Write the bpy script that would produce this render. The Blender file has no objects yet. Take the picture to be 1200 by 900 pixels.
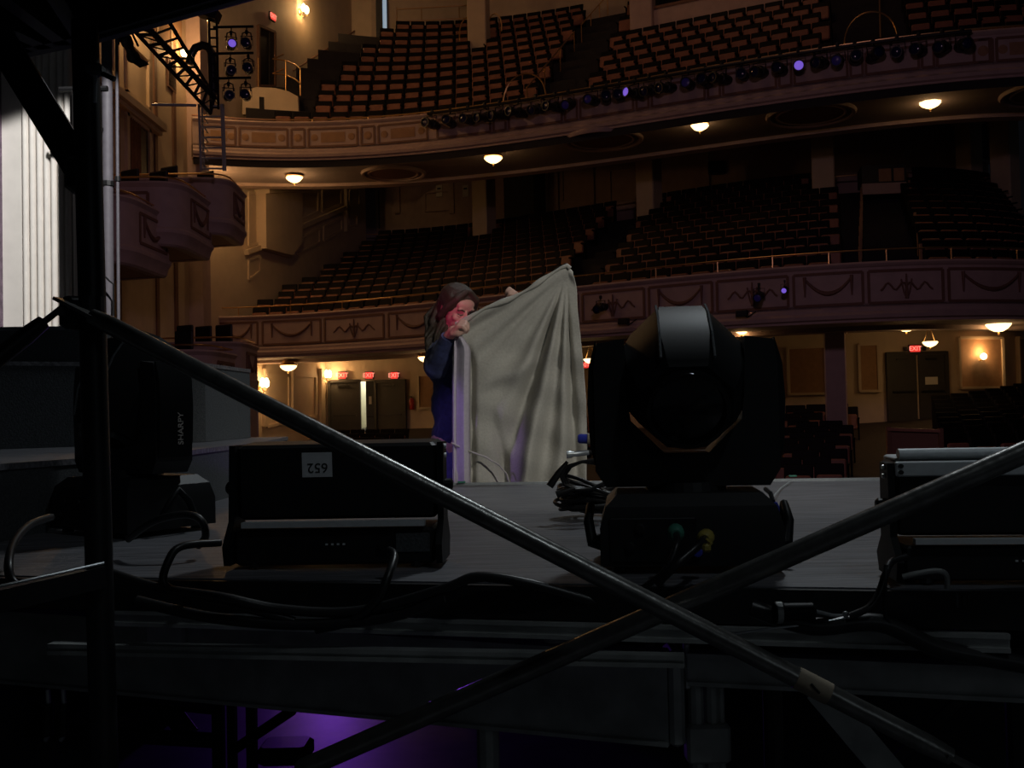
import bpy, bmesh, math, random
import numpy as np
from mathutils import Vector, Matrix
random.seed(7)
S = bpy.context.scene
COL = S.collection
PI = math.pi

# ------------------------------------------------------------------ camera
CZ = 1.05                       # eye height above the stage floor
FPX, CX, CY = 1200.0, 600.0, 450.0
PITCH, ROLL = math.radians(1.48), math.radians(1.2)
_f = Vector((0, math.cos(PITCH), math.sin(PITCH)))
_u0 = Vector((0, -math.sin(PITCH), math.cos(PITCH)))
_r0 = Vector((1, 0, 0))
_r = _r0 * math.cos(ROLL) - _u0 * math.sin(ROLL)
_u = _r0 * math.sin(ROLL) + _u0 * math.cos(ROLL)
cam_d = bpy.data.cameras.new('camera'); cam = bpy.data.objects.new('camera', cam_d); COL.objects.link(cam)
cam_d.sensor_width = 36; cam_d.lens = 36 * FPX / 1200
cam_d.clip_start = 0.05; cam_d.clip_end = 300
M = Matrix.Identity(4)
for i, v in enumerate((_r, _u, -_f)):
    for j in range(3): M[j][i] = v[j]
M.translation = Vector((0, 0, CZ))
cam.matrix_world = M
cam_d.dof.use_dof = False
S.camera = cam

def ray(px, py): return _f + _r * ((px - CX) / FPX) - _u * ((py - CY) / FPX)
def at(px, py, Y):                      # a point of the place seen there, Y metres away
    d = ray(px, py); return Vector((0, 0, CZ)) + d * (Y / d.y)
def atz(px, py, z):
    d = ray(px, py); return Vector((0, 0, CZ)) + d * ((z - CZ) / d.z)
def proj(p):
    q = Vector(p) - Vector((0, 0, CZ)); w = q.dot(_f)
    return CX + FPX * q.dot(_r) / w, CY - FPX * q.dot(_u) / w, w

# ------------------------------------------------------------------ view, world, big lights
S.view_settings.view_transform = 'Standard'; S.view_settings.look = 'None'
S.view_settings.gamma = 1; S.view_settings.use_curve_mapping = False
S.view_settings.exposure = 0.0
W = bpy.data.worlds.new('world'); S.world = W; W.use_nodes = True
W.node_tree.nodes['Background'].inputs[0].default_value = (0.5, 0.55, 0.7, 1)
W.node_tree.nodes['Background'].inputs[1].default_value = 0.0035

def lamp(name, kind, loc, power, color=(1, 1, 1), size=0.2, target=None, spot=None, blend=0.6, sy=None):
    l = bpy.data.lights.new(name, kind); l.energy = power; l.color = color
    if kind == 'AREA':
        l.size = size
        if sy: l.shape = 'RECTANGLE'; l.size_y = sy
    else: l.shadow_soft_size = size
    if kind == 'SPOT': l.spot_size = math.radians(spot); l.spot_blend = blend
    o = bpy.data.objects.new(name, l); COL.objects.link(o); o.location = loc
    if target is not None:
        o.rotation_euler = (Vector(target) - Vector(loc)).to_track_quat('-Z', 'Y').to_euler()
    return o
WARM = (1.0, 0.56, 0.22); AMBER = (1.0, 0.45, 0.14)
# cool work light above the stage, a little upstage of the risers
lamp('stage_work_light', 'SPOT', (2.0, 6.6, 7.0), 340, (0.86, 0.95, 1.0), 0.35, (0.3, 3.4, 0.6), 75, 0.8)
lamp('stage_front_work_light', 'SPOT', (3.4, -1.5, 4.6), 560, (1.0, 0.97, 0.88), 0.12, (0.15, 4.9, 1.0), 24, 0.7)
lamp('overhead_work_light', 'SPOT', (1.6, -0.3, 5.0), 38, (0.84, 0.94, 1.0), 0.15, (0.5, 2.5, 0.7), 60, 0.8)
lamp('upstage_fill_light', 'AREA', (4.5, -6.0, 4.0), 5.5, (0.80, 0.92, 1.0), 2.5, (0, 2.2, 0.6))  # added fill from behind the camera, lifts the dark beams
lamp('proscenium_work_light', 'SPOT', (-1.2, 4.5, 6.5), 1750, (1.0, 0.98, 0.95), 0.05, (-4.2, 9.0, 1.0), 38, 0.12)
lamp('purple_stage_spot', 'SPOT', (-2.3, 3.6, 2.3), 55, (0.50, 0.28, 1.0), 0.05, (-0.36, 4.85, 0.98), 11.5, 0.5)
lamp('pink_stage_spot', 'SPOT', (-0.75, 3.3, 1.25), 30, (1.0, 0.08, 0.32), 0.03, (-0.27, 5.0, 1.57), 10, 0.5)
lamp('purple_floor_light', 'SPOT', (-1.05, 5.8, 0.55), 11, (0.30, 0.07, 1.0), 0.05, (-0.9, 3.4, 0.0), 75, 0.8)
# house: stage spill on the balcony fronts and weak chandelier light on the upper seats
lamp('stage_spill', 'SPOT', (2.0, 8.6, 8.5), 560, (0.85, 0.52, 0.72), 0.6, (2, 34, 5), 110, 0.6)
lamp('house_chandelier', 'AREA', (4, 30, 27), 150, (1.0, 0.52, 0.30), 6, (4, 40, 10))

# ------------------------------------------------------------------ materials
def mat(name, col, rough=0.6, metal=0.0, noise=0.0, scale=20.0, bump=0.0, spec=0.5, emit=None, estr=0, stretch=None, sheen=0):
    m = bpy.data.materials.new(name); m.use_nodes = True
    nt = m.node_tree; b = nt.nodes['Principled BSDF']
    b.inputs['Base Color'].default_value = (*col, 1); b.inputs['Roughness'].default_value = rough
    b.inputs['Metallic'].default_value = metal; b.inputs['Specular IOR Level'].default_value = spec
    if sheen: b.inputs['Sheen Weight'].default_value = sheen
    if emit: b.inputs['Emission Color'].default_value = (*emit, 1); b.inputs['Emission Strength'].default_value = estr
    if noise or bump:
        tc = nt.nodes.new('ShaderNodeTexCoord'); n = nt.nodes.new('ShaderNodeTexNoise')
        n.inputs['Scale'].default_value = scale; n.inputs['Detail'].default_value = 4
        src = tc.outputs['Object']
        if stretch:
            mp = nt.nodes.new('ShaderNodeMapping'); mp.inputs['Scale'].default_value = stretch
            nt.links.new(src, mp.inputs[0]); src = mp.outputs[0]
        nt.links.new(src, n.inputs['Vector'])
        if noise:
            r = nt.nodes.new('ShaderNodeValToRGB')
            r.color_ramp.elements[0].position = 0.3; r.color_ramp.elements[1].position = 0.7
            r.color_ramp.elements[0].color = (*[c * (1 - noise) for c in col], 1)
            r.color_ramp.elements[1].color = (*[min(1, c * (1 + noise)) for c in col], 1)
            nt.links.new(n.outputs['Fac'], r.inputs[0]); nt.links.new(r.outputs[0], b.inputs['Base Color'])
        if bump:
            bp = nt.nodes.new('ShaderNodeBump'); bp.inputs['Strength'].default_value = bump
            bp.inputs['Distance'].default_value = 0.01
            nt.links.new(n.outputs['Fac'], bp.inputs['Height']); nt.links.new(bp.outputs[0], b.inputs['Normal'])
    return m
K = dict(
    plaster=mat('pink_cream_plaster', (0.50, 0.37, 0.33), 0.7, noise=0.08, scale=3),
    cream=mat('cream_plaster', (0.62, 0.50, 0.36), 0.7, noise=0.06, scale=2),
    tan=mat('tan_panel', (0.38, 0.22, 0.12), 0.8, noise=0.1, scale=6),
    brown=mat('brown_trim_paint', (0.20, 0.105, 0.07), 0.7),
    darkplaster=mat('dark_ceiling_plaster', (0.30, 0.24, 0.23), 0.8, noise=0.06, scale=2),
    carpet=mat('dark_carpet', (0.025, 0.022, 0.024), 0.95, noise=0.3, scale=30),
    housefloor=mat('house_floor_concrete', (0.045, 0.035, 0.032), 0.8, noise=0.2, scale=5),
    stagefloor=mat('black_stage_floor', (0.14, 0.14, 0.15), 0.45, noise=0.25, scale=9),
    brass=mat('brass', (0.72, 0.45, 0.2), 0.35, 1.0),
    seatblack=mat('seat_black', (0.007, 0.006, 0.006), 0.6, spec=0.15),
    seatbrown=mat('seat_brown_wood', (0.30, 0.13, 0.085), 0.5, noise=0.15, scale=6),
    doorgrey=mat('dark_grey_door_paint', (0.042, 0.040, 0.036), 0.6, noise=0.1, scale=4),
    black=mat('black_plastic', (0.009, 0.009, 0.010), 0.5, noise=0.2, scale=40),
    blackgloss=mat('glossy_black_plastic', (0.011, 0.012, 0.013), 0.45, spec=0.12),
    blacksteel=mat('black_painted_steel', (0.010, 0.010, 0.011), 0.45, 0.0, noise=0.3, scale=25),
    greysteel=mat('galvanised_steel', (0.20, 0.20, 0.19), 0.30, 0.8, noise=0.25, scale=30, bump=0.15),
    beamsteel=mat('dull_aluminium_beam', (0.42, 0.44, 0.43), 0.55, 0.55, noise=0.25, scale=12, bump=0.2),
    alu=mat('brushed_aluminium', (0.62, 0.66, 0.68), 0.35, 0.6, noise=0.1, scale=50),
    silver=mat('silver_paint', (0.72, 0.76, 0.78), 0.5, 0.2, noise=0.06, scale=60),
    deckwood=mat('worn_dark_stage_deck', (0.15, 0.15, 0.165), 0.5, noise=0.45, scale=6, bump=0.3, stretch=(1.0, 14, 9)),
    riserfelt=mat('dark_grey_riser_felt', (0.075, 0.082, 0.088), 0.85, noise=0.3, scale=160, bump=0.2),
    cable=mat('black_rubber_cable', (0.015, 0.015, 0.016), 0.38),
    blue=mat('blue_plastic', (0.05, 0.07, 0.55), 0.4), yellow=mat('yellow_plastic', (0.40, 0.32, 0.07), 0.5),
    green=mat('green_plastic', (0.06, 0.24, 0.17), 0.5),
    white=mat('white_sticker', (0.70, 0.72, 0.74), 0.6, noise=0.05, scale=60), ink=mat('black_ink', (0.02, 0.02, 0.02), 0.7),
    greyink=mat('pale_grey_lettering', (0.60, 0.55, 0.50), 0.6),
    greypipe=mat('grey_painted_pipe', (0.13, 0.12, 0.14), 0.6, noise=0.1, scale=20),
    tape=mat('tan_label_tape', (0.30, 0.25, 0.18), 0.6, noise=0.1, scale=40),
    flute=mat('white_fluted_plaster', (0.80, 0.76, 0.71), 0.7, noise=0.04, scale=8),
    brick=mat('dark_purple_brick', (0.16, 0.11, 0.15), 0.9, noise=0.35, scale=14, bump=0.3),
    curtain=mat('gold_brown_curtain', (0.22, 0.11, 0.045), 0.85, noise=0.2, scale=8),
    glowdish=mat('lit_scalloped_glass', (0.9, 0.75, 0.5), 0.4, emit=(1.0, 0.66, 0.30), estr=3.2),
    glowbulb=mat('lit_bulb_glass', (0.9, 0.8, 0.6), 0.4, emit=(1.0, 0.72, 0.36), estr=9),
    exitred=mat('lit_red_exit_face', (0.5, 0.02, 0.02), 0.4, emit=(1.0, 0.055, 0.04), estr=0.75),
    exitletter=mat('lit_exit_letters', (0.9, 0.3, 0.25), 0.4, emit=(1.0, 0.30, 0.22), estr=1.3),
    lens=mat('dark_blue_lens', (0.012, 0.014, 0.07), 0.15),
    lenslit=mat('glowing_purple_lens', (0.2, 0.1, 0.8), 0.3, emit=(0.30, 0.16, 1.0), estr=0.55),
    lensdim=mat('faint_purple_lens', (0.04, 0.03, 0.2), 0.3, emit=(0.22, 0.12, 1.0), estr=0.006),
    glass=mat('dark_booth_glass', (0.01, 0.011, 0.012), 0.15),
    daylit=mat('daylit_pane', (0.5, 0.6, 0.7), 0.5, emit=(0.50, 0.68, 0.85), estr=0.42),
    lobby=mat('lit_lobby_wall', (0.75, 0.73, 0.60), 0.6, noise=0.04, scale=3),
    paper=mat('white_paper_notice', (0.75, 0.72, 0.66), 0.7), bluepaper=mat('blue_lobby_poster', (0.25, 0.38, 0.75), 0.7),
    redpaint=mat('red_extinguisher_paint', (0.45, 0.03, 0.02), 0.35),
    skin=mat('skin', (0.62, 0.38, 0.30), 0.5, noise=0.05, scale=30), hair=mat('brown_hair', (0.050, 0.034, 0.022), 0.5, noise=0.35, scale=60, stretch=(6, 6, 1), bump=0.5),
    sweater=mat('navy_sweater_knit', (0.030, 0.038, 0.115), 0.85, noise=0.25, scale=50, bump=0.2, sheen=0.15),
    jeans=mat('blue_trouser_cloth', (0.13, 0.14, 0.38), 0.8, noise=0.15, scale=50),
    lips=mat('lips', (0.45, 0.16, 0.15), 0.5), shoe=mat('dark_shoe', (0.02, 0.02, 0.02), 0.5), eyewhite=mat('eye', (0.55, 0.5, 0.48), 0.3),
    cloth=mat('pale_grey_canvas', (0.50, 0.48, 0.43), 0.85, noise=0.07, scale=90, bump=0.25),
    hem=mat('purple_light_tinted_hem', (0.58, 0.52, 0.60), 0.85, noise=0.06, scale=60),  # lilac tint puts the purple stage light into the colour
)

# ------------------------------------------------------------------ mesh helper
WO = {}      # world position of every parent
class MB:
    def __init__(s): s.v = []; s.f = []
    def add(s, vs, fs):
        n = len(s.v); s.v += [tuple(v) for v in vs]; s.f += [tuple(i + n for i in f) for f in fs]; return s
    def box(s, c, d, rz=0, R=None):
        R = R or Matrix.Rotation(rz, 3, 'Z'); c = Vector(c)
        vs = [c + R @ Vector((x * d[0] / 2, y * d[1] / 2, z * d[2] / 2)) for x in (-1, 1) for y in (-1, 1) for z in (-1, 1)]
        return s.add(vs, [(0, 1, 3, 2), (4, 6, 7, 5), (0, 4, 5, 1), (2, 3, 7, 6), (0, 2, 6, 4), (1, 5, 7, 3)])
    def bbox(s, c, d, b, rz=0, R=None):           # box with chamfered vertical and horizontal edges
        R = R or Matrix.Rotation(rz, 3, 'Z'); c = Vector(c); x, y, z = d[0] / 2, d[1] / 2, d[2] / 2
        def ring(i, zz): return [(-x + b + i, -y + i, zz), (x - b - i, -y + i, zz), (x - i, -y + b + i, zz), (x - i, y - b - i, zz), (x - b - i, y - i, zz), (-x + b + i, y - i, zz), (-x + i, y - b - i, zz), (-x + i, -y + b + i, zz)]
        rs = ring(b, -z) + ring(0, -z + b) + ring(0, z - b) + ring(b, z)
        fs = [tuple(range(7, -1, -1)), tuple(range(24, 32))]
        for k in range(3):
            for i in range(8): fs.append((8 * k + i, 8 * k + (i + 1) % 8, 8 * k + 8 + (i + 1) % 8, 8 * k + 8 + i))
        return s.add([c + R @ Vector(p) for p in rs], fs)
    def bar(s, p0, p1, w, h, up=(0, 0, 1)):
        p0, p1 = Vector(p0), Vector(p1); t = (p1 - p0).normalized(); sd = t.cross(Vector(up)).normalized(); uu = sd.cross(t)
        vs = [p + sd * a * w / 2 + uu * b * h / 2 for p in (p0, p1) for a, b in ((-1, -1), (1, -1), (1, 1), (-1, 1))]
        return s.add(vs, [(3, 2, 1, 0), (4, 5, 6, 7)] + [(i, (i + 1) % 4, 4 + (i + 1) % 4, 4 + i) for i in range(4)])
    def tube(s, pts, r, n=10, closed=False):
        pts = [Vector(p) for p in pts]; m = len(pts); rr = r if isinstance(r, (list, tuple)) else [r] * m
        vs, fs = [], []; prev = None
        for i, p in enumerate(pts):
            a = pts[i - 1] if (i or closed) else p; b = pts[(i + 1) % m] if (i < m - 1 or closed) else p
            t = (b - a).normalized()
            if prev is None: sd = t.orthogonal().normalized()
            else:
                sd = prev - t * prev.dot(t)
                sd = sd.normalized() if sd.length > 1e-6 else t.orthogonal().normalized()
            prev = sd; w = t.cross(sd)
            vs += [p + (sd * math.cos(2 * PI * k / n) + w * math.sin(2 * PI * k / n)) * rr[i] for k in range(n)]
        for i in range(m if closed else m - 1):
            j = (i + 1) % m
            for k in range(n): fs.append((i * n + k, i * n + (k + 1) % n, j * n + (k + 1) % n, j * n + k))
        if not closed: fs += [tuple(range(n - 1, -1, -1)), tuple(range((m - 1) * n, m * n))]
        return s.add(vs, fs)
    def lathe(s, prof, c=(0, 0, 0), axis=(0, 0, 1), n=20, scal=None):
        ax = Vector(axis).normalized(); a = ax.orthogonal().normalized(); b = ax.cross(a); c = Vector(c)
        vs, fs = [], []
        for (r, h) in prof:
            for k in range(n):
                q = 2 * PI * k / n; rr = r * (scal(k, n, h) if scal else 1)
                vs.append(c + ax * h + (a * math.cos(q) + b * math.sin(q)) * max(rr, 1e-4))
        for i in range(len(prof) - 1):
            for k in range(n): fs.append((i * n + k, i * n + (k + 1) % n, (i + 1) * n + (k + 1) % n, (i + 1) * n + k))
        fs += [tuple(range(n - 1, -1, -1)), tuple(range((len(prof) - 1) * n, len(prof) * n))]
        return s.add(vs, fs)
    def ell(s, c, r, R=None, n=14, m=9):
        c = Vector(c); R = R or Matrix.Identity(3); vs, fs = [], []
        for i in range(m + 1):
            th = PI * i / m
            for k in range(n):
                q = 2 * PI * k / n
                vs.append(c + R @ Vector((r[0] * math.sin(th) * math.cos(q), r[1] * math.sin(th) * math.sin(q), r[2] * math.cos(th))))
        for i in range(m):
            for k in range(n): fs.append((i * n + k, (i + 1) * n + k, (i + 1) * n + (k + 1) % n, i * n + (k + 1) % n))
        return s.add(vs, fs)
    def cap(s, pts, rs, n=12):        # chain of tapered limbs with ball joints
        for i in range(len(pts)): s.ell(pts[i], (rs[i],) * 3, n=n)
        for i in range(len(pts) - 1): s.tube([pts[i], pts[i + 1]], [rs[i], rs[i + 1]], n)
        return s
    def prism(s, poly, z0, z1):       # plan polygon raised between two heights
        n = len(poly); vs = [(p[0], p[1], z0) for p in poly] + [(p[0], p[1], z1) for p in poly]
        return s.add(vs, [tuple(range(n - 1, -1, -1)), tuple(range(n, 2 * n))] + [(i, (i + 1) % n, n + (i + 1) % n, n + i) for i in range(n)])
    def slab(s, quad, th):            # any planar outline with a thickness vector
        n = len(quad); th = Vector(th); vs = [Vector(q) for q in quad]; vs += [v + th for v in vs]
        return s.add(vs, [tuple(range(n - 1, -1, -1)), tuple(range(n, 2 * n))] + [(i, (i + 1) % n, n + (i + 1) % n, n + i) for i in range(n)])
    def sweep(s, line, prof, closed=True):   # line: [(pos, outward dir)], prof: [(out, z)]
        m = len(prof); vs = []
        for p, o in line: vs += [Vector(p) + Vector(o) * a + Vector((0, 0, z)) for a, z in prof]
        fs = []
        for i in range(len(line) - 1):
            for k in range(m if closed else m - 1): fs.append((i * m + k, i * m + (k + 1) % m, (i + 1) * m + (k + 1) % m, (i + 1) * m + k))
        if closed: fs += [tuple(range(m - 1, -1, -1)), tuple(range((len(line) - 1) * m, len(line) * m))]
        return s.add(vs, fs)
    def mesh(s, name, off=(0, 0, 0), smooth=False, fix=True):
        me = bpy.data.meshes.new(name)
        off = Vector(off); me.from_pydata([Vector(v) - off for v in s.v], [], s.f)
        if fix:
            bm = bmesh.new(); bm.from_mesh(me); bmesh.ops.recalc_face_normals(bm, faces=bm.faces); bm.to_mesh(me); bm.free()
        if smooth:
            me.polygons.foreach_set('use_smooth', [True] * len(me.polygons))
            try: me.set_sharp_from_angle(angle=math.radians(smooth if smooth > 1 else 40))
            except Exception: pass
        me.update(); return me
    def build(s, name, m, parent=None, smooth=False, label=None, local=False):
        if parent is not None: off = Vector(WO[parent.name]) if not local else Vector((0, 0, 0))
        elif local: off = Vector((0, 0, 0))
        else:
            a = np.array([tuple(v) for v in s.v]); off = Vector(((a[:, 0].min() + a[:, 0].max()) / 2, (a[:, 1].min() + a[:, 1].max()) / 2, a[:, 2].min()))
        me = s.mesh(name, off, smooth); me.materials.append(m)
        o = bpy.data.objects.new(name, me); COL.objects.link(o)
        if parent is not None: o.parent = parent; WO[o.name] = off
        else: o.location = off; WO[o.name] = off
        if label: o['label'] = label
        return o
def tag(o, label=None, cat=None, group=None, kind=None):
    if label: o['label'] = label
    if cat: o['category'] = cat
    if group: o['group'] = group
    if kind: o['kind'] = kind
    return o
def thing(name, label, cat, loc=(0, 0, 0), group=None):
    o = bpy.data.objects.new(name, None); COL.objects.link(o); o.empty_display_size = 0.1
    o.location = loc; WO[o.name] = Vector(loc); return tag(o, label, cat, group)
def copy_tree(o, parent=None):
    c = o.copy(); COL.objects.link(c)
    if parent: c.parent = parent
    for ch in o.children: copy_tree(ch, c)
    return c
def text_part(name, body, size, m, parent, pos, R, ext=0.0006, world=False):
    cu = bpy.data.curves.new(name, 'FONT'); cu.body = body; cu.size = size; cu.extrude = ext; cu.align_x = 'CENTER'; cu.align_y = 'CENTER'
    t = bpy.data.objects.new(name + '_tmp', cu); COL.objects.link(t)
    me = bpy.data.meshes.new_from_object(t.evaluated_get(bpy.context.evaluated_depsgraph_get()))
    bpy.data.objects.remove(t); me.name = name
    off = Vector(WO[parent.name]) if world else Vector((0, 0, 0))
    me.transform(Matrix.Translation(Vector(pos) - off) @ R.to_4x4()); me.materials.clear(); me.materials.append(m)
    o = bpy.data.objects.new(name, me); COL.objects.link(o); o.parent = parent; return o
def structure(o): o['kind'] = 'structure'; return o

# ================================================================== THE HOUSE
U = Vector((0.30, 0.954, 0))            # axis of the house, away from the stage
def ru(z): return CZ + z                # heights above the eye
def_z = lambda Y, x=12.0: ru(max(-2.6, -0.76 - (35 - Y) * 0.11 + (x - 12) * 0.07))
up_px = [(262, 138), (300, 142), (350, 146), (500, 136), (650, 107), (800, 84), (900, 72), (1050, 51), (1200, 29)]
lo_px = [(249, 370.5), (400, 365), (505, 356), (560, 346), (675, 334), (835, 319), (960, 311), (1050, 309), (1200, 302)]
UZ, LZ = ru(10.5), ru(3.8)
cu_ = np.polyfit(*zip(*[(p.x, p.y) for p in (atz(a, b, UZ) for a, b in up_px)]), 3)
cl_ = np.polyfit(*zip(*[(p.x, p.y) for p in (atz(a, b, LZ) for a, b in lo_px)]), 3)
def front(c, x0, x1, n=60):             # plan line of a balcony front: [(pos, outward dir)]
    L = []
    for i in range(n + 1):
        x = x0 + (x1 - x0) * i / n; y = float(np.polyval(c, x)); d = float(np.polyval(np.polyder(c), x))
        L.append((Vector((x, y, 0)), Vector((d, -1, 0)).normalized()))
    return L
def clampc(c, x): return float(np.polyval(c, min(x, 15.5))) - max(0, x - 15.5) * 0.2
def shift(L, d, z=0): return [(p + U * d + Vector((0, 0, z)), o) for p, o in L]
def where(L, px, py):                   # index position on a plan line where the sight line through px meets it
    k = at(px, py, 1.0).x
    for i in range(len(L) - 1):
        a, b = L[i][0], L[i + 1][0]; fa, fb = a.x - k * a.y, b.x - k * b.y
        if fa <= 0 <= fb or fb <= 0 <= fa:
            t = fa / (fa - fb); return a.lerp(b, t), L[i][1].lerp(L[i + 1][1], t).normalized(), i + t
    return (L[0][0], L[0][1], 0) if abs(L[0][0].x - k * L[0][0].y) < abs(L[-1][0].x - k * L[-1][0].y) else (L[-1][0], L[-1][1], len(L) - 1)
def zat(px, py, p):                     # height of the pixel on a sight line at plan point p
    return at(px, py, p.y).z
UL = front(cu_, -11.0, 17.0, 70); LL = front(cl_, -11.6, 16.0, 70)

def along(line, i0, i1, n):
    out = []
    for k in range(n + 1):
        t = i0 + (i1 - i0) * k / n; i = min(int(t), len(line) - 2); q = t - i
        out.append((line[i][0].lerp(line[i + 1][0], q), line[i][1].lerp(line[i + 1][1], q).normalized()))
    return out
def frame_on(mb, line, z0, z1, out, w=0.07, t=0.03):   # rectangular moulding that follows the front
    n = len(line) - 1
    for z in (z0, z1): mb.sweep(line, [(out, z - w / 2), (out + t, z - w / 2), (out + t, z + w / 2), (out, z + w / 2)])
    for p, o in (line[0], line[-1]):
        tn = Vector((-o.y, o.x, 0)); c = p + o * (out + t / 2)
        mb.bar(c + Vector((0, 0, z0)), c + Vector((0, 0, z1)), w, t, up=o)
def swag(line, z, out, drop):
    pts = []
    n = 12; L = along(line, (len(line) - 1) * 0.16, (len(line) - 1) * 0.84, n)
    for k, (p, o) in enumerate(L):
        q = k / n * 2 - 1; pts.append(p + o * out + Vector((0, 0, z - drop * (1 - q * q))))
    mb = MB(); mb.tube(pts, [0.03 + 0.035 * (1 - abs(k / n * 2 - 1)) for k in range(n + 1)], 6)
    for e in (0, -1): mb.tube([pts[e] + Vector((0, 0, 0.05)), pts[e] - Vector((0, 0, drop * 1.15))], [0.05, 0.02], 6)
    return mb
def balcony(name, label, L, TZ, hgt, panels, soff, ceil_d, ceil_z, swag_every):
    b = thing(name, label, 'balcony', L[len(L) // 2][0])
    f = MB().sweep([(p + Vector((0, 0, TZ)), o) for p, o in L],
        [(-0.28, 0), (0.06, 0), (0.09, -0.05), (0.06, -0.11), (0.0, -0.15), (0.0, -hgt + 0.42), (0.05, -hgt + 0.36), (0.05, -hgt + 0.28), (0.14, -hgt + 0.2), (0.12, -hgt + 0.1), (0.04, -hgt + 0.06), (0.04, -hgt), (-0.28, -hgt)])
    fo = f.build('fascia', K['plaster'], b, smooth=30)
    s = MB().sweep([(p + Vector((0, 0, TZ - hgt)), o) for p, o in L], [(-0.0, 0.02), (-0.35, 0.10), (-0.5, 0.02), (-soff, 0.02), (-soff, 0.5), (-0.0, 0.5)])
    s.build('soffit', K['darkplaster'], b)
    bm_ = MB(); base = shift(L, soff)
    bm_.sweep([(p + Vector((0, 0, TZ - hgt)), o) for p, o in L], [(-soff + .25, 0.02), (-soff + .25, -0.1), (-soff - 0.25, -0.1), (-soff - 0.25, 0.6), (-soff + .25, 0.6)])
    bm_.build('ring_beam', K['plaster'], b)
    a = MB()
    A = shift(L, soff + .1, TZ - hgt + 0.35); B = shift(L, ceil_d, ceil_z)
    for i in range(len(A) - 1):
        q = [A[i][0], A[i + 1][0], B[i + 1][0], B[i][0]]; a.slab(q, (0, 0, 0.15))
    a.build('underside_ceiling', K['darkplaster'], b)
    for j, (pa, pb, pattern) in enumerate(panels):
        i0 = where(L, pa, 400 if TZ < ru(5) else 120)[2]; i1 = where(L, pb, 400 if TZ < ru(5) else 120)[2]
        if i1 - i0 < 0.3: continue
        seg = along(L, i0, i1, 8)
        zt, zb = TZ - 0.26, TZ - hgt + 0.5
        m = MB(); frame_on(m, [(p, o) for p, o in seg], zb, zt, -0.005, 0.075, 0.03)
        m.build('panel_moulding', K['brown'], fo)
        if pattern == 's':
            swag(seg, zt - 0.12, 0.02, (zt - zb) * 0.5).build('garland', K['brown'], fo)
        elif pattern == 'v':
            c, o = along(L, (i0 + i1) / 2, (i0 + i1) / 2 + .01, 1)[0]; zc = (zt + zb) / 2
            t = Vector((-o.y, o.x, 0)); m = MB(); hw = (seg[-1][0] - seg[0][0]).length / 2 * 0.7
            m.tube([c + o * .02 + Vector((0, 0, zb + .1)), c + o * .02 + Vector((0, 0, zt - .1))], [.05, .02], 6)
            for sg in (-1, 1):
                m.tube([c + o * .02 + t * sg * hw * k / 10 + Vector((0, 0, zc + 0.1 * math.sin(k * 1.1))) for k in range(11)], .028, 5)
                m.tube([c + o * .02 + t * sg * hw * .2 * k / 4 + Vector((0, 0, zb + .14 + .03 * k * k)) for k in range(5)], .025, 5)
            m.build('scroll_ornament', K['brown'], fo)
        elif pattern == 'p':      # painted inner panel with end rosettes
            inn = along(L, i0 + (i1 - i0) * .25, i0 + (i1 - i0) * .75, 6); m = MB()
            m.sweep([(p + Vector((0, 0, 0)), o) for p, o in inn], [(0, zb + .14), (0.012, zb + .14), (0.012, zt - .14), (0, zt - .14)])
            for tt in (.12, .88):
                c, o = along(L, i0 + (i1 - i0) * tt, i0 + (i1 - i0) * tt + .01, 1)[0]
                m.lathe([(0.13, 0), (0.13, .012), (.07, .02)], c + Vector((0, 0, (zt + zb) / 2)), o, 12)
            m.build('painted_panel', K['tan'], fo)
        elif pattern == 'r':
            c, o = along(L, (i0 + i1) / 2, (i0 + i1) / 2 + .01, 1)[0]
            MB().lathe([(0.15, 0), (0.15, .015), (.08, .03)], c + Vector((0, 0, (zt + zb) / 2)), o, 14).build('rosette', K['tan'], fo)
    return b, fo
up_pan = [(236, 275, 'p'), (280, 336, 'p'), (341, 356, 'r'), (361, 418, 'p'), (423, 438, 'r'), (443, 500, 'p')] + [(x, x + 62, '') for x in range(512, 1120, 84)] + [(x + 66, x + 80, '') for x in range(512, 1100, 84)] + [(1143, 1165, 'r'), (1170, 1230, 'p')]
lo_pan = [(255, 302, 's'), (308, 376, 's'), (381, 450, 'v'), (456, 520, 's'), (526, 600, 'v'), (606, 678, 's'), (684, 756, 'v'), (762, 836, 's'), (842, 925, 'v'), (932, 1013, 's'), (1020, 1107, 'v'), (1114, 1210, 's')]
upper, up_f = balcony('upper_balcony', 'upper balcony with pink cream panelled front and brass rail, above the hall', UL, UZ, 1.40, up_pan, 4.0, 14.6, ru(12.0), 0)
lower, lo_f = balcony('lower_balcony', 'lower balcony with garland mouldings on its front, behind the pale cloth', LL, LZ, 1.62, lo_pan, 2.2, 8.6, ru(2.45), 0)

# tiers (stepped floors)
def tier(parent, L, TZ, drop, n, d0, sp, rise, name, i0=0, i1=None):
    m = MB(); z = TZ - drop; last = L
    for k in range(n):
        A = shift(L, (0.02 if k == 0 else d0 + sp * (k - 0.5))); B = shift(L, d0 + sp * (k + 0.5) + (2.2 if k == n - 1 else 0)); zz = z + rise * k
        for i in range(0, len(L) - 1, 2):
            j = min(i + 2, len(L) - 1)
            m.add([A[i][0] + Vector((0, 0, zz)), A[j][0] + Vector((0, 0, zz)), B[j][0] + Vector((0, 0, zz)), B[i][0] + Vector((0, 0, zz)),
                   A[i][0] + Vector((0, 0, zz - rise - .15)), A[j][0] + Vector((0, 0, zz - rise - .15))], [(0, 1, 2, 3), (0, 4, 5, 1)])
    return m.build(name, K['carpet'], parent)
UR, UD0, USP, URISE, UDROP = 12, 1.0, 0.98, 0.70, 0.80
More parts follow.
